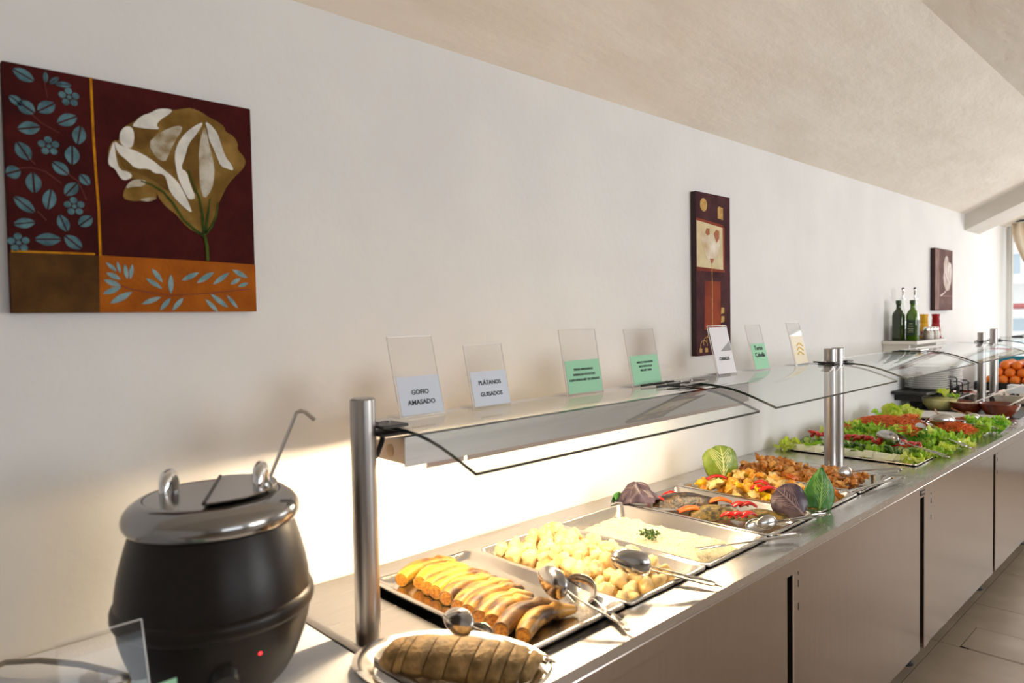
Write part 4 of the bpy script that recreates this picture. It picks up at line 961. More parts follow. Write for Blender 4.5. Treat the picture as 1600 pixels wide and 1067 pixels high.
def pepper(a, ang, l, w, m_, name, label, group, z, bend=0.012):
    d = Vector((math.cos(ang), math.sin(ang), 0)); sd = Vector((-d.y, d.x, 0)); c_ = Vector((*a, z))
    b = MB(); b.grid(lambda u, v: c_ + d*(u-0.5)*l + sd*(v-0.5)*w*math.sin(PI*(0.12+0.76*u))**0.5 + Vector((0,0, bend*math.sin(PI*u) + 0.006*math.sin(PI*v))), 10, 5)
    o = b.build(name, m_, solid=0.004, angle=180); tag(o, label, 'pepper', group); return o
for (a, an, l, w, lb) in (((2.122,-0.335),-0.9,0.075,0.040,'orange pepper strip on the side of the fish tray next to the yellow vegetables'),((1.965,-0.322),-0.7,0.085,0.042,'orange pepper strip on the side of the fish tray next to the rice')):
    pepper(a, an, l, w, M_orgp, 'orange_pepper_slice', lb, 'orange pepper strips in the fish tray', FZ+0.022)
RPL = ('red pepper strip at the wall end of the largest fish fillet', 'red pepper strip right beside the curled grey purple cabbage leaf')
for k, (a, an, l, w) in enumerate((((2.085,-0.165),-0.6,0.06,0.022),((1.995,-0.172),-0.9,0.05,0.020),((2.118,-0.408),-0.5,0.06,0.03),((2.135,-0.43),-0.9,0.055,0.028),((2.005,-0.462),-0.7,0.06,0.030),((2.03,-0.485),-0.4,0.06,0.026),((1.985,-0.445),-1.1,0.05,0.025))):
    pepper(a, an, l, w, M_redp, 'red_pepper_slice', RPL[k] if k < 2 else 'glossy red pepper strip in the middle of the fish tray, on the %s side' % ('vegetable' if k < 4 else 'rice'), 'red pepper strips in the fish tray', FZ+0.022)

# yellow vegetable tray ------------------------------------------------
def chunkset(n, fn, m_, name):
    out = []
    for k in range(n):
        b = MB(); fn(b, k); me = b.mesh(name, angle=50); me.materials.append(m_); out.append(me)
    return out
M_veg = mat('yellow_vegetable', rgb(242,196,84), 0.4, var=rgb(224,150,40), scale=40, rand=0.12, bump=0.2, bscale=90, sss=0.1)
M_vegw = mat('pale_vegetable', rgb(246,224,160), 0.4, var=rgb(230,190,100), scale=40, rand=0.1, bump=0.2, bscale=90)
M_vegy = mat('yellow_pepper', rgb(240,200,20), 0.28, var=rgb(222,172,14), scale=30, rand=0.1, spec=0.6)
M_vego = mat('roast_orange_vegetable', rgb(236,136,34), 0.35, var=rgb(196,92,20), scale=40, rand=0.1)
ck = [chunkset(4, lambda b, k: b.blob(0.022, 0.014, 0.012, nu=9, nv=6, amp=0.8, fr=1.7, seed=k*2.3+s), m_, nm) for s, m_, nm in ((1, M_veg, 'vegetable_piece'), (7, M_vegw, 'vegetable_piece'), (13, M_vegy, 'vegetable_piece'), (19, M_vego, 'vegetable_piece'))]
RV = random.Random(21)
VL = ('golden roast vegetable chunk in the tray with the upright cabbage leaf', 'pale creamy vegetable chunk in the tray with the upright cabbage leaf', 'bright yellow pepper chunk in the tray with the upright cabbage leaf', 'deep orange roast chunk in the tray with the upright cabbage leaf')
for (x, y, z) in pile(TXS[4]+0.045, TXS[4]+0.280, -0.590, -0.145, 0.874, 150, 0.014, RV, lambda x, y: 0.046 if -0.42 < y < -0.2 else 0.028):
    k = RV.choices((0, 1, 2, 3), (5, 5, 3, 2.2))[0]
    o = put('vegetable_piece', RV.choice(ck[k]), None); o.location = (x, y, z); o.rotation_euler = (RV.uniform(-0.7,0.7), RV.uniform(-0.7,0.7), RV.uniform(0,6)); s = RV.uniform(0.8,1.15); o.scale = (s, s, s)
    tag(o, VL[k], 'vegetable', VL[k].split(' in ')[0]+'s')
for (a, an, l, w, z) in (((2.30,-0.222),-0.75,0.075,0.022,0.912),((2.277,-0.430),-0.6,0.07,0.026,0.908),((2.320,-0.385),-1.5,0.055,0.024,0.914),((2.268,-0.398),-0.9,0.05,0.020,0.910),((2.30,-0.60),-0.8,0.05,0.022,0.892)):
    pepper(a, an, l, w, M_redp, 'red_pepper_slice', 'glossy red pepper strip on top of the yellow vegetables', 'red pepper strips on the yellow vegetables', z)

# stewed meat tray ------------------------------------------------------
M_meat = mat('stewed_meat', rgb(232,156,64), 0.38, var=rgb(164,84,28), scale=55, rand=0.16, bump=0.4, bscale=120, lo=0.4, hi=0.7)
M_meat2 = mat('browned_meat', rgb(238,182,96), 0.4, var=rgb(190,112,42), scale=45, rand=0.12, bump=0.4, bscale=120)
mk = [chunkset(4, lambda b, k: b.blob(0.019, 0.012, 0.011, nu=9, nv=6, amp=0.9, fr=2.0, seed=k*2.9+s), m_, 'meat_piece') for s, m_ in ((2, M_meat), (9, M_meat2))]
ML = ('dark orange piece of stewed meat in the tray by the middle posts', 'light golden piece of stewed meat in the tray by the middle posts')
for (x, y, z) in pile(TXS[5]+0.045, TXS[5]+0.280, -0.575, -0.145, 0.874, 170, 0.0125, RV, lambda x, y: 0.046 if y > -0.36 else 0.026):
    k = RV.choices((0, 1), (3, 2))[0]
    o = put('meat_piece', RV.choice(mk[k]), None); o.location = (x, y, z); o.rotation_euler = (RV.uniform(-0.8,0.8), RV.uniform(-0.8,0.8), RV.uniform(0,6)); s = RV.uniform(0.75,1.2); o.scale = (s, s, s)
    tag(o, ML[k], 'meat', ML[k].split(' in ')[0]+'s')
M_sprt = mat('sprout_green', rgb(122,160,44), 0.4, var=rgb(80,120,30), scale=40)
b = MB(); b.blob(0.016, 0.016, 0.014, (2.655, -0.265, 0.915), amp=0.3, fr=2); tag(b.build('green_sprout', M_sprt), 'small green sprout on top of the stewed meat', 'vegetable')

# ---------------------------------------------------------------- platter with the gofio loaf
pa = math.radians(-57.9)
pl = thing('serving_platter', (0.757, -0.592, 0.8805), 'oval steel platter at the counter corner under the sliced gofio loaf', 'platter', rz=pa)
MB().lathe([(0.0,0.003),(0.118,0.003),(0.130,0.008),(0.150,0.024),(0.158,0.030),(0.180,0.034),(0.1815,0.0325),(0.180,0.031),(0.157,0.027),(0.128,0.004),(0.118,0.0),(0.0,0.0)][::-1], 64, (0,0,0), 1.0, 0.68).build('dish', M_tray, pl, world=False, angle=60)
gl = thing('gofio_loaf', (0.765, -0.606, 0.884), 'brown gofio loaf cut into thick slices on the oval platter', 'bread', rz=pa)
M_gof = mat('gofio_dough', rgb(156,124,76), 0.65, var=rgb(112,86,46), scale=40, bump=0.5, bscale=110, lo=0.4, hi=0.66)
cuts = [-0.140, -0.108, -0.090, -0.050, -0.012, 0.030, 0.062, 0.088, 0.118, 0.142]
for k in range(len(cuts)-1):
    b = MB(); x0, x1 = cuts[k]+0.0010, cuts[k+1]-0.0010; vs = []; fs = []; n = 20; q = 6
    for i in range(q+1):
        x = x0 + (x1-x0)*i/q; env = math.sqrt(max(0.0, 1-(x/0.153)**4)); ed = 1-0.05*(abs(2*i/q-1))**3
        for j in range(n):
            a = 2*PI*j/n; cy, cz = math.cos(a), math.sin(a)
            r_ = 1+0.09*n3(x*28, cy*1.6, cz*1.6+k*0.3)
            vs.append((x + (0.010*cz), 0.048*env*ed*r_*cy, 0.036 + 0.036*env*ed*r_*(cz if cz > -0.75 else -0.75)*0.98))
    for i in range(q):
        for j in range(n): fs.append((i*n+j, i*n+(j+1) % n, (i+1)*n+(j+1) % n, (i+1)*n+j))
    fs.append(tuple(range(n-1,-1,-1))); fs.append(tuple(q*n+j for j in range(n)))
    b.add(vs, fs); b.build('slice', M_gof, gl, angle=55, world=False)

# ---------------------------------------------------------------- serving tongs
def spoonbowl(b, l, w, d, x0=0.0, z0=0.0, n=14, q=6):
    """open oval bowl along +x from x0, opening upwards"""
    b.grid(lambda u, v: (x0 + l/2 + l/2*math.sin(v*PI/2)*math.cos(2*PI*u), w/2*math.sin(v*PI/2)*math.sin(2*PI*u)*(1-0.18*math.cos(2*PI*u)), z0 - d*math.cos(v*PI/2)), n*2, q)
def tongs(p_hinge, p_bowl, label, open_=0.05, bl=0.062, bw=0.045, roll=0.0, flatend=False, name='serving_tongs'):
    A = Vector(p_hinge); B = Vector(p_bowl); d = B-A; L_ = d.length
    t = thing(name, A, label, 'tongs', 'serving tongs resting in the trays')
    x_ = d.normalized(); y_ = Vector((0,0,1)).cross(x_).normalized(); z_ = x_.cross(y_)
    mm = Matrix((x_, y_, z_)).transposed().to_4x4(); t.matrix_world = Matrix.Translation(A) @ mm @ Matrix.Rotation(roll, 4, 'X')
    for sg in (-1, 1):
        b = MB(); k = 12; pts = []
        for i in range(k+1):
            s = i/k; pts.append((s*(L_-bl*0.85), sg*(0.006+open_*0.5*math.sin(s*PI*0.55)), 0.004*sg))
        for i in range(k):     # flat pressed strip with a raised rib
            pass
        wd = [0.0045 + 0.0035*math.sin(PI*min(1, i/k*1.3)) for i in range(k+1)]
        b.tube(pts, wd, 8, flat=0.35)
        arm = b.build('arm', M_spoon, t, world=False, angle=60)
        bb = MB(); e_ = pts[-1]
        if flatend:
            bb.grid(lambda u, v: (e_[0] + bl*u, e_[1] + sg*0.004 + (v-0.5)*bw*(0.5+0.5*u), e_[2] + 0.004*math.sin(PI*v)), 6, 6)
        else:
            spoonbowl(bb, bl, bw, bw*0.30)
            rot = Matrix.Rotation(sg*PI/2*0.85, 3, 'X')
            bb.v = [tuple(Vector((e_[0]-0.004, e_[1] + sg*bw*0.1, e_[2])) + rot @ Vector(p)) for p in bb.v]
        bb.build('bowl', M_spoon, arm, world=False, solid=0.0013, angle=180)
    b = MB(); b.tube([(-0.006 + 0.009*math.cos(a), 0.010*math.sin(a), 0) for a in [math.radians(60+240*i/12) for i in range(13)]], 0.0032, 8, flat=0.8)
    b.build('hinge', M_spoon, t, world=False)
    MB().tube([(0.0, -0.007, 0.006), (0.05, -0.008, 0.007), (0.05, 0.008, 0.007), (0.0, 0.007, 0.006)], 0.0014, 6).build('locking_loop', M_spoon, t, world=False)
    return t
def spoon(p_end, p_bowl, label, bl=0.075, bw=0.05, m_=None, name='serving_spoon', roll=0.0, r=0.0035, group='serving spoons', depth=0.28):
    A = Vector(p_end); B = Vector(p_bowl); d = B-A; L_ = d.length; m_ = m_ or M_spoon
    t = thing(name, A, label, 'spoon', group)
    x_ = d.normalized(); y_ = Vector((0,0,1)).cross(x_).normalized(); z_ = x_.cross(y_)
    t.matrix_world = Matrix.Translation(A) @ Matrix((x_, y_, z_)).transposed().to_4x4() @ Matrix.Rotation(roll, 4, 'X')
    MB().tube([(0,0,0), (L_*0.3,0,0.003), (L_-bl*0.9,0,0.002), (L_-bl*0.75,0,-0.003)], [r*1.3, r, r, r*1.2], 8, flat=0.6).build('handle', m_, t, world=False)
    b = MB(); spoonbowl(b, bl, bw, bw*depth, L_-bl); b.build('bowl', m_, t, world=False, solid=0.0014, angle=180)
    return t
tongs((1.118,-0.700,0.893), (1.140,-0.492,0.935), 'steel tongs with round bowls between the bananas and the potatoes', open_=0.070, bl=0.092, bw=0.064, roll=0.35)
tongs((1.440,-0.712,0.893), (1.325,-0.515,0.935), 'steel tongs lying on the potatoes', open_=0.055, bl=0.095, bw=0.058, roll=0.35)
tongs((1.905,-0.690,0.897), (1.650,-0.560,0.892), 'flat steel tongs resting on the corner of the rice tray', open_=0.03, bl=0.055, bw=0.035, roll=0.2, flatend=True)
tongs((2.150,-0.672,0.899), (1.925,-0.555,0.893), 'steel tongs leaning into the fish tray', open_=0.035, bl=0.070, bw=0.042, roll=0.3)
tongs((2.830,-0.672,0.896), (2.440,-0.615,0.905), 'long steel tongs laid along the front of the last hot trays', open_=0.012, bl=0.05, bw=0.022, roll=0.1, flatend=True)
tongs((2.960,-0.625,0.896), (2.665,-0.500,0.905), 'steel tongs lying in the stewed meat', open_=0.035, bl=0.065, bw=0.040, roll=0.6)
tongs((0.872,-0.716,0.921), (0.845,-0.500,0.926), 'steel tongs laid across the oval platter', open_=0.045, bl=0.075, bw=0.050, roll=0.6)

# ---------------------------------------------------------------- salads
CX = [3.148, 3.476, 3.804, 4.132, 4.460]
COLD = [(0.045, 0.889)]*4+[(0.062, 0.906)]
for k, lb in enumerate(('cold tray lined with white lettuce ribs, cucumber and tomato', 'cold tray of chopped green lettuce', 'cold tray of grated carrot on lettuce', 'cold tray with the cucumber crown and lettuce bouquet', 'last cold tray, mostly bare steel with tomato salad')):
    tray(CX[k], TRY0, TRW, TRD, COLD[k][0], COLD[k][1], lb)
def lettmat(name, col, vein, dark):
    M = mat(name, col, 0.42, var=vein, scale=22, rand=0.14, lo=0.40, hi=0.72, bump=0.3, bscale=70, spec=0.4)
    nt = M.node_tree; N = nt.nodes; L = nt.links; b = N['Principled BSDF']     # thin leaf: lets light through
    tl = N.new('ShaderNodeBsdfTranslucent'); mx = N.new('ShaderNodeMixShader'); mx.inputs[0].default_value = 0.42
    src = b.inputs['Base Color'].links[0].from_socket; L.new(src, tl.inputs[0])
    L.new(b.outputs[0], mx.inputs[1]); L.new(tl.outputs[0], mx.inputs[2]); L.new(mx.outputs[0], N['Material Output'].inputs[0])
    return M
M_let = [lettmat('lettuce_green', rgb(158,212,48), rgb(206,236,96), 0), lettmat('lettuce_yellow', rgb(216,236,74), rgb(242,246,150), 0), lettmat('lettuce_dark', rgb(92,164,38), rgb(146,202,62), 0)]
def leafmesh(seed, l=0.085, w=0.075, ruf=0.016):
    b = MB()
    def g(u, v):
        s = 2*u-1; wid = w/2*(0.30+0.70*math.sin(PI*min(1, 0.10+0.75*v)))
        k = max(abs(s)**2, v**2.5)
        x = wid*s*(1+0.10*n3(v*4, seed)); y = l*v*(1-0.10*s*s)
        z = 0.018*math.sin(PI*v*0.8) + 0.010*s*s + ruf*k*(math.sin(s*9+seed*2.1+v*4) + 0.6*math.sin(v*15+seed+s*3)) + 0.004*n3(x*60, y*60, seed)
        return (x, y-l*0.35, z)
    b.grid(g, 14, 12); return b.mesh('lettuce_leaf', angle=180)
lmesh = {}
for mi in range(3):
    lmesh[mi] = []
    for k in range(4):
        me = leafmesh(k*1.7+mi); me.materials.append(M_let[mi]); lmesh[mi].append(me)
RL = random.Random(33)
def lettuce(x, y, z, mi, label, group, s=1.0, rot=None):
    o = put('lettuce_leaf', RL.choice(lmesh[mi]), None); o.location = (x, y, z); o.scale = (s, s, s)
    o.rotation_euler = rot or (RL.uniform(-0.5, 0.6), RL.uniform(-0.5, 0.5), RL.uniform(0, 6.28))
    tag(o, label, 'lettuce', group); return o
# A: white ribs along the near edge
M_rib = mat('lettuce_rib_white', rgb(248,248,226), 0.4, var=rgb(236,240,190), scale=25, rand=0.06, spec=0.5)
def ribmesh(seed):
    b = MB()
    def g(u, v):
        s = 2*u-1; wid = 0.028*(1-0.25*v)
        return (wid*s + 0.004*math.sin(v*5+seed), 0.10*(v-0.5), 0.014*(1-s*s) + 0.004*math.sin(s*4+v*7+seed))
    b.grid(g, 8, 8); return b.mesh('white_rib', angle=180)
ribs = [ribmesh(k*1.3) for k in range(3)]
for me in ribs: me.materials.append(M_rib)
for k in range(16):
    y = -0.135 - 0.029*k
    o = put('lettuce_rib', RL.choice(ribs), None); o.location = (3.190 + RL.uniform(-0.012, 0.014), y, 0.892 + RL.uniform(0, 0.006)); o.rotation_euler = (RL.uniform(-0.2,0.2), RL.uniform(-0.45,-0.1), RL.uniform(-0.5,0.5)); s = RL.uniform(0.85, 1.1); o.scale = (s, s*0.8, s)
    tag(o, 'white lettuce rib lining the near edge of the first salad tray', 'lettuce', 'white lettuce ribs')
for k in range(7):
    lettuce(3.165+RL.uniform(-0.03,0.06), -0.100+RL.uniform(-0.03,0.03), 0.895, 1, 'frilly yellow green leaf at the wall end of the first salad tray', 'frilly leaves at the wall end', 0.8)
for k in range(11):
    lettuce(3.22+RL.uniform(-0.05,0.14), -0.618+RL.uniform(-0.035,0.04), 0.893, RL.choice((1,1,0)), 'frilly yellow green leaf at the front end of the first salad tray', 'frilly leaves at the front end', 0.72)
M_cuc = mat('cucumber_skin', rgb(44,92,24), 0.35, var=rgb(92,138,50), scale=60, rand=0.1)
M_cucf = mat('cucumber_flesh', rgb(196,216,140), 0.4, var=rgb(170,198,110), scale=90)
cm = MB(); cm.lathe([(0.0,0),(0.0165,0),(0.0175,0.002),(0.0175,0.006),(0.0165,0.008),(0.0,0.008)], 12); cme = cm.mesh('slice', angle=50); cme.materials.append(M_cuc); 
cfm = MB(); cfm.lathe([(0.0142,0.0079),(0.0142,0.0086),(0,0.0086)], 12); cfme = cfm.mesh('flesh'); cfme.materials.append(M_cucf)
for k in range(46):
    y = -0.115 - 0.0105*k + RL.uniform(-0.004, 0.004); x = 3.272 + RL.uniform(-0.016, 0.020)
    o = put('cucumber_slice', cme, None); o.location = (x, y, 0.900+RL.uniform(0, 0.018)); o.rotation_euler = (RL.uniform(0.5,1.5), RL.uniform(-0.6,0.6), RL.uniform(-1.4,1.4))
    tag(o, 'dark green cucumber slice in the row behind the white ribs', 'cucumber', 'cucumber slices in the first salad tray')
    c2 = put('flesh', cfme, None, o, world=False)
M_tom = mat('tomato', rgb(186,24,18), 0.2, var=rgb(214,62,34), scale=30, rand=0.12, spec=0.6)
def wedge(seed):
    b = MB(); b.grid(lambda u, v: (0.018*math.cos(PI*(u-0.5))*math.sin(PI*(0.06+0.88*v)), 0.024*(math.cos(PI*(0.06+0.88*v))), 0.014*math.sin(PI*(u-0.5))*math.sin(PI*(0.06+0.88*v))), 8, 8)
    b.grid(lambda u, v: (0.002*math.sin(PI*v), 0.024*math.cos(PI*(0.06+0.88*v)), 0.014*(1-2*u)*math.sin(PI*(0.06+0.88*v))), 4, 8)
    return b.mesh('tomato_wedge', angle=50)
twm = wedge(0); twm.materials.append(M_tom)
for k in range(50):
    y = -0.115 - 0.0096*k + RL.uniform(-0.006, 0.006)
    o = put('tomato_wedge', twm, None); o.location = (3.345 + RL.uniform(-0.022, 0.030), y, 0.922+RL.uniform(0, 0.020)); o.rotation_euler = (RL.uniform(-1,1), RL.uniform(-2.2,-0.6), RL.uniform(0,6)); s = RL.uniform(0.62, 0.9); o.scale = (s, s, s)
    tag(o, 'red tomato wedge in the row behind the cucumber slices', 'tomato', 'tomato wedges in the first salad tray')
for k in range(26): lettuce(RL.uniform(3.20,3.45), -0.13-0.018*k, 0.866+0.02*RL.random(), 0, 'green leaf bedding the tomato row of the first salad tray', 'green leaves under the tomatoes', 1.0)
# B: chopped lettuce mound
for k in range(120):
    x = RL.uniform(3.50, 3.785); y = RL.uniform(-0.615, -0.115); h_ = 0.022*math.sin(PI*(x-3.48)/0.33) - (0.024 if k % 3 == 0 else 0)
    lettuce(x, y, 0.893+h_+RL.uniform(0, 0.014), RL.choices((0,1,2),(5,4,2))[0], 'chopped green leaf in the lettuce mound behind the tomatoes', 'chopped lettuce mound', RL.uniform(0.6, 0.95))
for k in range(14):
    lettuce(RL.uniform(3.40, 3.80), RL.uniform(-0.685, -0.632), 0.888+RL.uniform(0,0.012), RL.choice((0,1)), 'frilly leaf hanging over the front of the lettuce mound', 'leaves hanging over the tray front', 0.7)
# grated carrot
M_car = mat('grated_carrot', rgb(250,134,62), 0.4, var=rgb(240,104,40), scale=60)
def shreds(name, n, fn, label, m_=M_car, l=0.016, cat='carrot'):
    b = MB()
    for k in range(n):
        p = Vector(fn()); a = RL.uniform(0, 6.28); e_ = RL.uniform(-0.7, 0.7); d = Vector((math.cos(a)*math.cos(e_), math.sin(a)*math.cos(e_), math.sin(e_)))*l*RL.uniform(0.6, 1.2)
        b.tube([p-d, p+Vector((0,0,0.003)), p+d], 0.0016, 3, cap=False)
    return tag(b.build(name, m_, angle=180), label, cat, kind='stuff')
def mound(x0, x1, y0, y1, z0, h_):
    def f():
        u, v = RL.random(), RL.random()
        return (x0+(x1-x0)*u, y0+(y1-y0)*v, z0 + h_*RL.uniform(0.55, 1)*(math.sin(PI*u)*math.sin(PI*v))**0.5)
    return f
# C: lettuce under carrot
for k in range(60):
    lettuce(RL.uniform(3.83, 4.11), RL.uniform(-0.62, -0.12), 0.872+RL.uniform(0, 0.026), RL.choices((0,1),(3,2))[0], 'leaf under the grated carrot', 'lettuce bed under the carrot', RL.uniform(0.7, 1.0))
shreds('grated_carrot', 1700, mound(3.80, 4.06, -0.46, -0.10, 0.914, 0.056), 'long mound of grated carrot at the wall side of the salads')
shreds('grated_carrot', 260, mound(3.59, 3.70, -0.50, -0.40, 0.935, 0.030), 'small tuft of grated carrot on the chopped lettuce')
shreds('grated_carrot', 700, mound(3.88, 4.05, -0.64, -0.48, 0.920, 0.042), 'grated carrot heap near the front of the salads')
shreds('grated_carrot', 130, mound(3.55, 3.66, -0.22, -0.11, 0.932, 0.024), 'thin scatter of carrot over the lettuce near the wall')
# D: bouquet, cucumber crown, lettuce front
for k, (x, y, s, rx) in enumerate(((4.20,-0.125,0.9,0.9),(4.30,-0.165,1.35,1.2),(4.36,-0.22,1.2,1.1),(4.29,-0.20,1.0,0.8),(4.34,-0.265,1.0,0.9),(4.25,-0.22,0.9,0.5),(4.40,-0.19,1.0,1.1))):
    lettuce(x, y, 0.915, 1 if k % 3 else 0, 'upright pale lettuce leaf of the bouquet near the wall', 'lettuce bouquet', s, (rx, RL.uniform(-0.4,0.4), math.radians(-20+RL.uniform(-50,50))))
for k in range(26):
    lettuce(RL.uniform(4.05, 4.40), RL.uniform(-0.69, -0.575), 0.895+RL.uniform(0, 0.03), RL.choices((0,1,2),(4,2,2))[0], 'ruffled green leaf at the front corner of the cucumber crown tray', 'ruffled leaves at the far tray front', RL.uniform(0.6, 0.95))
cc = thing('cucumber_garnish', (4.10, -0.325, 0.905), 'green cucumber crown filled with orange carrot among the salads', 'garnish')
for k in range(9):
    a = 2*PI*k/9; MB().tube([(4.10+0.030*math.cos(a), -0.325+0.030*math.sin(a), 0.898), (4.10+0.036*math.cos(a), -0.325+0.036*math.sin(a), 0.925), (4.10+0.038*math.cos(a), -0.325+0.038*math.sin(a), 0.947)], [0.013, 0.013, 0.005], 8).build('cucumber_petal', M_cuc, cc)
b = MB()
for k in range(160):
    p = Vector((4.10+RL.uniform(-0.034,0.034), -0.325+RL.uniform(-0.034,0.034), 0.945+RL.uniform(0,0.018))); d = Vector((RL.uniform(-1,1), RL.uniform(-1,1), RL.uniform(-0.5,0.5)))*0.012; b.tube([p-d, p+d], 0.0018, 3, cap=False)
b.build('carrot_filling', M_car, cc)['kind'] = 'stuff'
M_sal = mat('tomato_salad', rgb(226,112,76), 0.4, var=rgb(196,66,44), scale=60)
shreds('tomato_salad', 1100, mound(4.16, 4.40, -0.57, -0.26, 0.850, 0.050), 'reddish tomato salad beside the cucumber crown', M_sal, 0.013, 'salad')
shreds('tomato_salad', 700, mound(4.49, 4.66, -0.56, -0.38, 0.850, 0.060), 'orange red tomato salad heap in the last cold tray', M_sal, 0.013, 'salad')
# serving spoons and tongs in the salads
tongs((3.290,-0.700,0.912), (3.375,-0.430,0.955), 'steel tongs with a big bowl on the tomato row', open_=0.03, bl=0.110, bw=0.066, roll=0.2)
tongs((3.560,-0.715,0.915), (3.755,-0.475,0.950), 'steel tongs on the chopped lettuce', open_=0.025, bl=0.085, bw=0.052, roll=0.2)
tongs((4.100,-0.700,0.930), (3.950,-0.460,0.962), 'steel tongs with a large round bowl over the carrot', open_=0.03, bl=0.120, bw=0.070, roll=0.2)
tongs((4.560,-0.690,0.897), (4.430,-0.500,0.915), 'steel tongs lying at the front of the last cold tray', open_=0.05, bl=0.06, bw=0.04, roll=0.6)
M_wsp = mat('wooden_spoon', rgb(186,124,66), 0.5, var=rgb(160,98,46), scale=14, stretch=(1,6,6))
spoon((4.62,-0.30,0.935), (4.40,-0.395,0.915), 'wooden spoon lying against the tomato salad', 0.075, 0.05, M_wsp, 'wooden_spoon', roll=2.4, r=0.005)
spoon((4.72,-0.36,0.935), (4.55,-0.515,0.918), 'wooden spoon in the last cold tray', 0.075, 0.05, M_wsp, 'wooden_spoon', roll=2.4, r=0.005)

# ---------------------------------------------------------------- sauce bowls past the salads
M_terr = mat('terracotta_glaze', rgb(122,52,26), 0.22, var=rgb(92,36,18), scale=20, spec=0.6)
M_cgl = glassmat('bowl_glass', (0.95,0.97,0.95,1), 1.5, 0.0, 0.03)
M_sauce = mat('dark_red_sauce', rgb(112,28,16), 0.25, var=rgb(84,18,10), scale=40)
M_cream = mat('yellow_cream', rgb(250,236,176), 0.4, var=rgb(240,216,130), scale=30)
M_pinks = mat('pink_sauce', rgb(214,160,130), 0.4, var=rgb(236,190,160), scale=30)
def bowl(x, y, r, h_, m_, sauce, label, name, fill=0.72):
    t = thing(name, (x, y, ZT), label, 'bowl')
    MB().lathe([(0,0.006),(r*0.55,0.006),(r*0.80,h_*0.45),(r*0.945,h_*0.97),(r*0.975,h_),(r,h_*0.985),(r*0.985,h_*0.9),(r*0.84,h_*0.42),(r*0.60,0.0),(0,0)][::-1], 36, (x, y, ZT)).build('dish', m_, t, angle=50)
    rr = r*0.55 + (r*0.39)*fill
    s = MB(); s.lathe([(0, 0.008), (r*0.54, 0.008), (r*0.785, h_*0.45), (rr*0.985, h_*fill), (rr*0.7, h_*fill+0.004), (rr*0.3, h_*fill+0.002), (0, h_*fill+0.005)], 30, (x, y, ZT)); s.build('contents', sauce, t, angle=60)
    return t
bowl(5.02, -0.215, 0.118, 0.105, M_cgl, M_cream, 'clear glass bowl of yellow cream behind the salads', 'glass_bowl', 0.72)
lettuce(4.975, -0.250, 0.982, 1, 'small lettuce leaf on the rim of the glass bowl', 'lettuce garnish on the bowls', 0.9)
lettuce(4.965, -0.300, 0.972, 0, 'small lettuce leaf between the glass bowl and the clay bowls', 'lettuce garnish on the bowls', 0.9)
bowl(5.00, -0.375, 0.098, 0.070, M_terr, M_pinks, 'brown clay bowl of pink sauce beside the glass bowl', 'clay_bowl', 0.80)
bowl(4.975, -0.545, 0.105, 0.075, M_terr, M_sauce, 'larger brown clay bowl of dark red sauce nearest the counter front', 'clay_bowl', 0.72)
M_whs = mat('white_plastic_spoon', rgb(234,228,220), 0.4)
spoon((5.30,-0.60,1.045), (5.00,-0.385,0.935), 'pale spoon resting in the pink sauce', 0.05, 0.035, M_whs, 'sauce_spoon', r=0.006)
spoon((5.30,-0.69,1.020), (4.985,-0.575,0.930), 'pale spoon resting in the dark red sauce', 0.05, 0.035, M_whs, 'sauce_spoon', r=0.006)
bmt = MB().box(4.90, 5.36, -0.66, -0.05, ZT+0.0005, ZT+0.003).build('counter_mat', M_black, smooth=False); tag(bmt, 'black mat under the sauce bowls', 'mat')
tray(5.12, -0.30, 0.36, 0.25, 0.05, 0.955, 'small raised steel tray behind the glass bowl', name='garnish_tray', group='garnish trays')
tray(5.55, -0.66, 0.42, 0.30, 0.06, 0.945, 'steel tray of olives in front of the oranges', name='garnish_tray', group='garnish trays')
tray(5.50, -0.33, 0.30, 0.22, 0.05, 0.945, 'small steel tray of chopped peppers behind the third post', name='garnish_tray', group='garnish trays')
for (x0, y0, w, d, z) in ((5.12,-0.30,0.36,0.25,0.955),(5.55,-0.66,0.42,0.30,0.945),(5.50,-0.33,0.30,0.22,0.945)):
    b = MB().box(x0+0.03, x0+w-0.03, y0+0.03, y0+d-0.03, ZT+0.0005, z-0.06+0.008)
    tag(b.build('tray_riser', M_blackmetal, smooth=False), 'black riser lifting the garnish tray at x %.0f cm' % (x0*100) if False else {5.12:'black riser under the tray behind the glass bowl',5.55:'black riser under the olive tray',5.50:'black riser under the chopped pepper tray'}[x0], 'riser')
M_oliv = mat('olive', rgb(44,40,52), 0.25, var=rgb(30,28,34), scale=30, rand=0.1)
ob = MB(); ob.blob(0.011, 0.009, 0.009, nu=8, nv=6); ome = ob.mesh('olive', angle=180); ome.materials.append(M_oliv)
for k in range(60):
    o = put('black_olive', ome, None); o.location = (RL.uniform(5.59, 5.93), RL.uniform(-0.62, -0.40), 0.898+RL.uniform(0, 0.026)); o.rotation_euler = (0, 0, RL.uniform(0, 6)); tag(o, 'small dark olive in the tray in front of the oranges', 'olive', 'dark olives')
shreds('chopped_peppers', 200, mound(5.53, 5.77, -0.30, -0.14, 0.898, 0.05), 'orange chopped peppers in the small tray behind the third post', M_sal, 0.012, 'peppers')
shreds('mixed_garnish', 260, mound(5.15, 5.45, -0.27, -0.08, 0.908, 0.035), 'greenish chopped garnish in the tray behind the glass bowl', mat('mixed_garnish', rgb(150,150,80), 0.5, var=rgb(200,160,90), scale=60), 0.010, 'garnish')
bx = thing('paper_box', (5.75, -0.52, 0.955), 'small white paper box standing over the olives', 'box')
MB().box(5.70, 5.80, -0.56, -0.44, 0.946, 1.000).build('box_body', mat('white_paper', rgb(236,238,242), 0.6), bx, smooth=False, bevel=0.002)
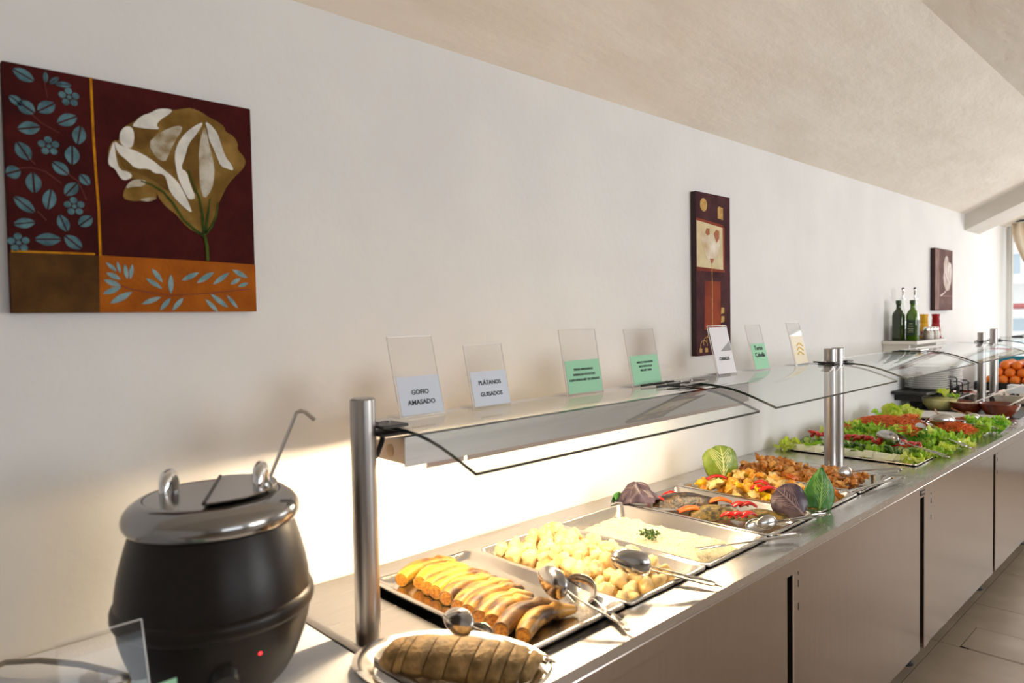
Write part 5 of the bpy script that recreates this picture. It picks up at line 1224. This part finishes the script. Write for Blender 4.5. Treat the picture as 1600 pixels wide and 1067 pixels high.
spoon((6.15,-0.72,1.14), (5.90,-0.55,0.965), 'pale wooden spoon leaning in the olive tray', 0.06, 0.04, mat('pale_wood', rgb(222,190,150), 0.5), 'wooden_spoon', r=0.007)

# ---------------------------------------------------------------- plates on their board, wire racks
bd_ = thing('plate_shelf', (5.1, -0.15, 0.99), 'dark wall board holding the stacks of white plates', 'shelf')
MB().box(4.80, 5.80, -0.205, -0.003, 0.988, 1.008).build('board', M_black, bd_, smooth=False, bevel=0.006)
for x in (4.88, 5.25, 5.7): MB().box(x-0.012, x+0.012, -0.16, -0.003, 0.945, 0.985).build('bracket', M_blackmetal, bd_, smooth=False)
M_porc = mat('white_porcelain', rgb(240,238,234), 0.15, spec=0.6)
pm = MB(); pm.lathe([(0.0,0.0),(0.07,0.0),(0.074,0.003),(0.100,0.010),(0.124,0.017),(0.1255,0.0185),(0.124,0.0195),(0.100,0.0135),(0.072,0.006),(0.0,0.005)], 40); pme = pm.mesh('dinner_plate', angle=60); pme.materials.append(M_porc)
for k in range(11):
    o = put('dinner_plate', pme, None); o.location = (5.05+RL.uniform(-0.003,0.003), -0.135+RL.uniform(-0.003,0.003), 1.0085+0.0135*k)
    tag(o, 'white dinner plate in the nearer stack on the dark board', 'plate', 'nearer stack of plates')
for k in range(10):
    o = put('dinner_plate', pme, None); o.location = (5.36+RL.uniform(-0.003,0.003), -0.135+RL.uniform(-0.003,0.003), 1.0085+0.0135*k)
    tag(o, 'white dinner plate in the farther stack on the dark board', 'plate', 'farther stack of plates')
def rack(x, y, label, w=0.09, h_=0.065):
    t = thing('wire_rack', (x, y, 0.955), label, 'rack', 'wire racks')
    for dx in (0.0, 0.14):
        MB().tube([(x+dx, y-w/2, 0.958), (x+dx, y-w/2, 1.01+h_-0.01), (x+dx, y-w/2+0.01, 1.01+h_), (x+dx, y+w/2-0.01, 1.01+h_), (x+dx, y+w/2, 1.01+h_-0.01), (x+dx, y+w/2, 0.958)], 0.004, 8).build('loop', M_blackmetal, t)
    for dy in (-w/2, w/2): MB().tube([(x, y+dy, 0.958), (x+0.14, y+dy, 0.958)], 0.003, 6).build('rail', M_blackmetal, t)
    return t
rack(5.13, -0.205, 'black wire rack standing on the tray behind the glass bowl')
rack(5.34, -0.235, 'second black wire rack farther along the garnish tray', 0.06, 0.03)

# ---------------------------------------------------------------- wall shelf with bottles
sh = thing('wall_shelf', (4.94, -0.1, 1.31), 'small white wall shelf carrying the oil bottles and condiments', 'shelf')
M_shw = mat('shelf_white', rgb(228,222,214), 0.5)
MB().box(4.64, 5.235, -0.198, -0.002, 1.312, 1.332).build('board', M_shw, sh, smooth=False, bevel=0.002)
for x in (4.665, 5.20): MB().box(x-0.009, x+0.009, -0.15, -0.002, 1.25, 1.312).build('bracket', M_shw, sh, smooth=False)
MB().box(4.66, 5.22, -0.19, -0.01, 1.3322, 1.3345).build('liner', M_blackmetal, sh, smooth=False)
SZ = 1.335
M_gb = mat('green_bottle_dark', rgb(38,58,10), 0.1, var=rgb(24,36,8), scale=8, spec=0.7)
M_gb2 = mat('green_bottle_bright', rgb(96,132,14), 0.1, var=rgb(58,96,12), scale=8, spec=0.7)
def square_bottle(x, y, m_, label, labelmat=None):
    t = thing('oil_bottle', (x, y, SZ), label, 'bottle')
    b = MB(); rings = []
    for (w, r, z) in ((0.056,0.012,0.0),(0.062,0.014,0.004),(0.062,0.014,0.150),(0.060,0.018,0.162),(0.048,0.022,0.178),(0.030,0.0149,0.190),(0.026,0.0129,0.200),(0.0255,0.0127,0.222),(0.029,0.0144,0.224),(0.029,0.0144,0.230)):
        rings.append(rrect(x-w/2, x+w/2, y-w/2, y+w/2, min(r, w/2-0.0001), SZ+z, 4))
    n = len(rings[0]); vs = [p for q in rings for p in q]; fs = [(k*n+i, k*n+(i+1) % n, (k+1)*n+(i+1) % n, (k+1)*n+i) for k in range(len(rings)-1) for i in range(n)]
    fs += [tuple(range(n-1,-1,-1)), tuple((len(rings)-1)*n+i for i in range(n))]
    b.add(vs, fs); b.build('glass_body', m_, t, angle=50)
    MB().lathe([(0.0152,0.222),(0.0158,0.224),(0.0158,0.244),(0.014,0.246),(0,0.246)], 18, (x, y, SZ)).build('screw_cap', mat('bottle_cap', rgb(34,62,22), 0.4), t)
    if labelmat:
        MB().box(x-0.024, x+0.024, y-0.0325, y-0.0305, SZ+0.03, SZ+0.125).build('label', labelmat, t, smooth=False)
        MB().box(x-0.0325, x-0.0305, y-0.024, y+0.024, SZ+0.03, SZ+0.125).build('label', labelmat, t, smooth=False)
        for z, l in ((0.10, 0.010), (0.085, 0.014), (0.07, 0.017), (0.06, 0.012), (0.05, 0.016)):
            MB().box(x-0.0331, x-0.0325, y-l, y+l, SZ+z, SZ+z+0.003).build('print_line', mat('print_cream', rgb(190,200,150), 0.6) if 'print_cream' not in bpy.data.materials else bpy.data.materials['print_cream'], t, smooth=False)
    return t
square_bottle(4.700, -0.078, M_gb, 'dark green oil bottle at the left end of the wall shelf')
square_bottle(4.745, -0.143, M_gb2, 'bright green oil bottle with a dark label on the wall shelf', mat('dark_green_label', rgb(22,56,26), 0.5))
def cruet(x, y, label):
    t = thing('cruet', (x, y, SZ), label, 'bottle')
    MB().lathe([(0,0),(0.027,0),(0.029,0.004),(0.029,0.10),(0.027,0.13),(0.020,0.17),(0.0135,0.20),(0.0125,0.245),(0.015,0.247),(0.015,0.252),(0,0.252)], 24, (x, y, SZ)).build('glass_body', M_cgl, t, angle=50)
    MB().lathe([(0,0.003),(0.0265,0.003),(0.0265,0.09),(0,0.09)], 20, (x, y, SZ)).build('vinegar', mat('vinegar', rgb(82,58,60), 0.2), t)
    MB().lathe([(0.016,0.252),(0.016,0.258),(0.007,0.262),(0.006,0.30),(0.008,0.303),(0.008,0.314),(0,0.316)], 16, (x, y, SZ)).build('pourer', M_chrome, t)
    b = MB(); b.blob(0.0085, 0.0085, 0.0085, (x, y, SZ+0.318)); b.build('stopper', mat('dark_red_stopper', rgb(70,22,22), 0.4), t)
    return t
cruet(4.82, -0.065, 'clear glass cruet behind the dark green bottle'); cruet(4.855, -0.122, 'clear glass cruet with vinegar right of the green bottles')
def squeeze(x, y, m_, label, capm):
    t = thing('sauce_bottle', (x, y, SZ), label, 'bottle')
    MB().lathe([(0,0),(0.030,0),(0.032,0.004),(0.031,0.05),(0.027,0.075),(0.024,0.095),(0.022,0.10),(0.022,0.10)], 24, (x, y, SZ)).build('bottle_body', m_, t, angle=50)
    MB().lathe([(0.023,0.10),(0.024,0.102),(0.022,0.135),(0.026,0.15),(0.026,0.156),(0,0.158)], 24, (x, y, SZ)).build('flip_cap', capm, t, angle=50)
    MB().lathe([(0.0322,0.012),(0.0326,0.014),(0.0318,0.048),(0.0313,0.05)], 24, (x, y, SZ)).build('label', mat('sauce_label', rgb(220,206,190), 0.5, var=rgb(150,60,40), scale=40), t, angle=50)
    return t
M_must = mat('mustard_yellow', rgb(222,168,24), 0.3); M_ketc = mat('ketchup_red', rgb(160,14,28), 0.25)
squeeze(5.115, -0.100, M_must, 'yellow mustard bottle on the wall shelf', M_must); squeeze(5.185, -0.150, M_ketc, 'red ketchup bottle at the right end of the wall shelf', M_ketc)
def shaker(x, y, label, m_):
    t = thing('salt_shaker', (x, y, SZ), label, 'shaker', 'shakers on the wall shelf')
    MB().lathe([(0,0),(0.021,0),(0.022,0.003),(0.020,0.045),(0.016,0.055),(0.016,0.058)], 20, (x, y, SZ)).build('jar', m_, t, angle=50)
    MB().lathe([(0.017,0.056),(0.0175,0.058),(0.0165,0.070),(0.010,0.077),(0,0.078)], 20, (x, y, SZ)).build('cap', M_chrome, t, angle=50)
M_salt = mat('salt_glass', rgb(214,210,204), 0.2); M_pep = mat('pepper_glass', rgb(150,134,116), 0.25)
shaker(4.925, -0.168, 'brownish pepper shaker beside the cruet', M_pep); shaker(4.985, -0.170, 'white salt shaker in the middle of the shakers', M_salt); shaker(5.095, -0.174, 'white salt shaker right beside the ketchup', M_salt); shaker(5.040, -0.172, 'brownish shaker between the two white salt shakers', M_pep)

# ---------------------------------------------------------------- oranges, kiwis, teal board
cr_ = thing('fruit_crate', (6.5, -0.33, ZT), 'black crate under the pyramid of oranges', 'crate')
e = MB(); e.box(6.25, 6.85, -0.66, -0.12, ZT+0.001, ZT+0.012); e.box(6.25, 6.262, -0.66, -0.12, ZT+0.012, 0.965); e.box(6.838, 6.85, -0.66, -0.12, ZT+0.012, 0.965); e.box(6.262, 6.838, -0.66, -0.648, ZT+0.012, 0.965); e.box(6.262, 6.838, -0.132, -0.12, ZT+0.012, 0.965); e.box(6.262, 6.838, -0.648, -0.132, 0.93, 0.94)
e.build('crate_body', M_black, cr_, smooth=False)
M_ora = mat('orange_peel', rgb(240,126,20), 0.38, var=rgb(226,104,12), scale=20, bump=0.25, bscale=420, rand=0.06, spec=0.5)
ob = MB(); ob.blob(0.038, 0.038, 0.0365, nu=20, nv=14, amp=0.03, fr=1.2); ome = ob.mesh('peel', angle=180); ome.materials.append(M_ora)
M_stem = mat('orange_stem', rgb(88,92,40), 0.6)
sb_ = MB(); sb_.lathe([(0.004,0.0),(0.003,0.002),(0,0.0025)], 6); sme = sb_.mesh('stem_end'); sme.materials.append(M_stem)
LAY = ('bottom', 'middle', 'top')
for l, (nx, ny) in enumerate(((6, 6), (5, 5), (4, 4))):
    for i in range(nx):
        for j in range(ny):
            if 0 < i < nx-1 and 0 < j < ny-1 and l < 2: continue
            x = 6.325 + 0.039*l + 0.077*i; y = -0.60 + 0.039*l + 0.077*j; z = 0.977 + 0.054*l
            t = thing('orange', (x, y, z), 'whole orange in the %s layer of the pyramid' % LAY[l], 'orange', '%s layer of oranges' % LAY[l])
            o = put('peel', ome, None, t, world=False); o.rotation_euler = (RL.uniform(0,6), RL.uniform(0,6), 0)
            s = put('stem_end', sme, None, t, world=False); s.location = (0.0, 0.0, 0.0365)
M_kiw = mat('kiwi_skin', rgb(120,94,58), 0.7, var=rgb(96,72,42), scale=60, bump=0.2, bscale=300, rand=0.1)
kb_ = MB(); kb_.blob(0.030, 0.025, 0.025, nu=14, nv=10, amp=0.05, fr=1.3); kme = kb_.mesh('kiwi', angle=180); kme.materials.append(M_kiw)
for k in range(16):
    o = put('kiwi', kme, None); o.location = (6.02 + 0.065*(k % 3), -0.62 + 0.062*(k//3), ZT+0.026+0.0); o.rotation_euler = (0, 0, RL.uniform(0, 3)); tag(o, 'brown kiwi fruit in front of the black crate', 'kiwi', 'kiwis in front of the oranges')
MB_ = MB().box(6.90, 6.93, -0.72, -0.10, ZT+0.001, 1.13); tag(MB_.build('teal_board', mat('teal_board', rgb(20,136,160), 0.5, var=rgb(14,120,146), scale=6), smooth=False, bevel=0.003), 'teal board standing behind the oranges', 'board')
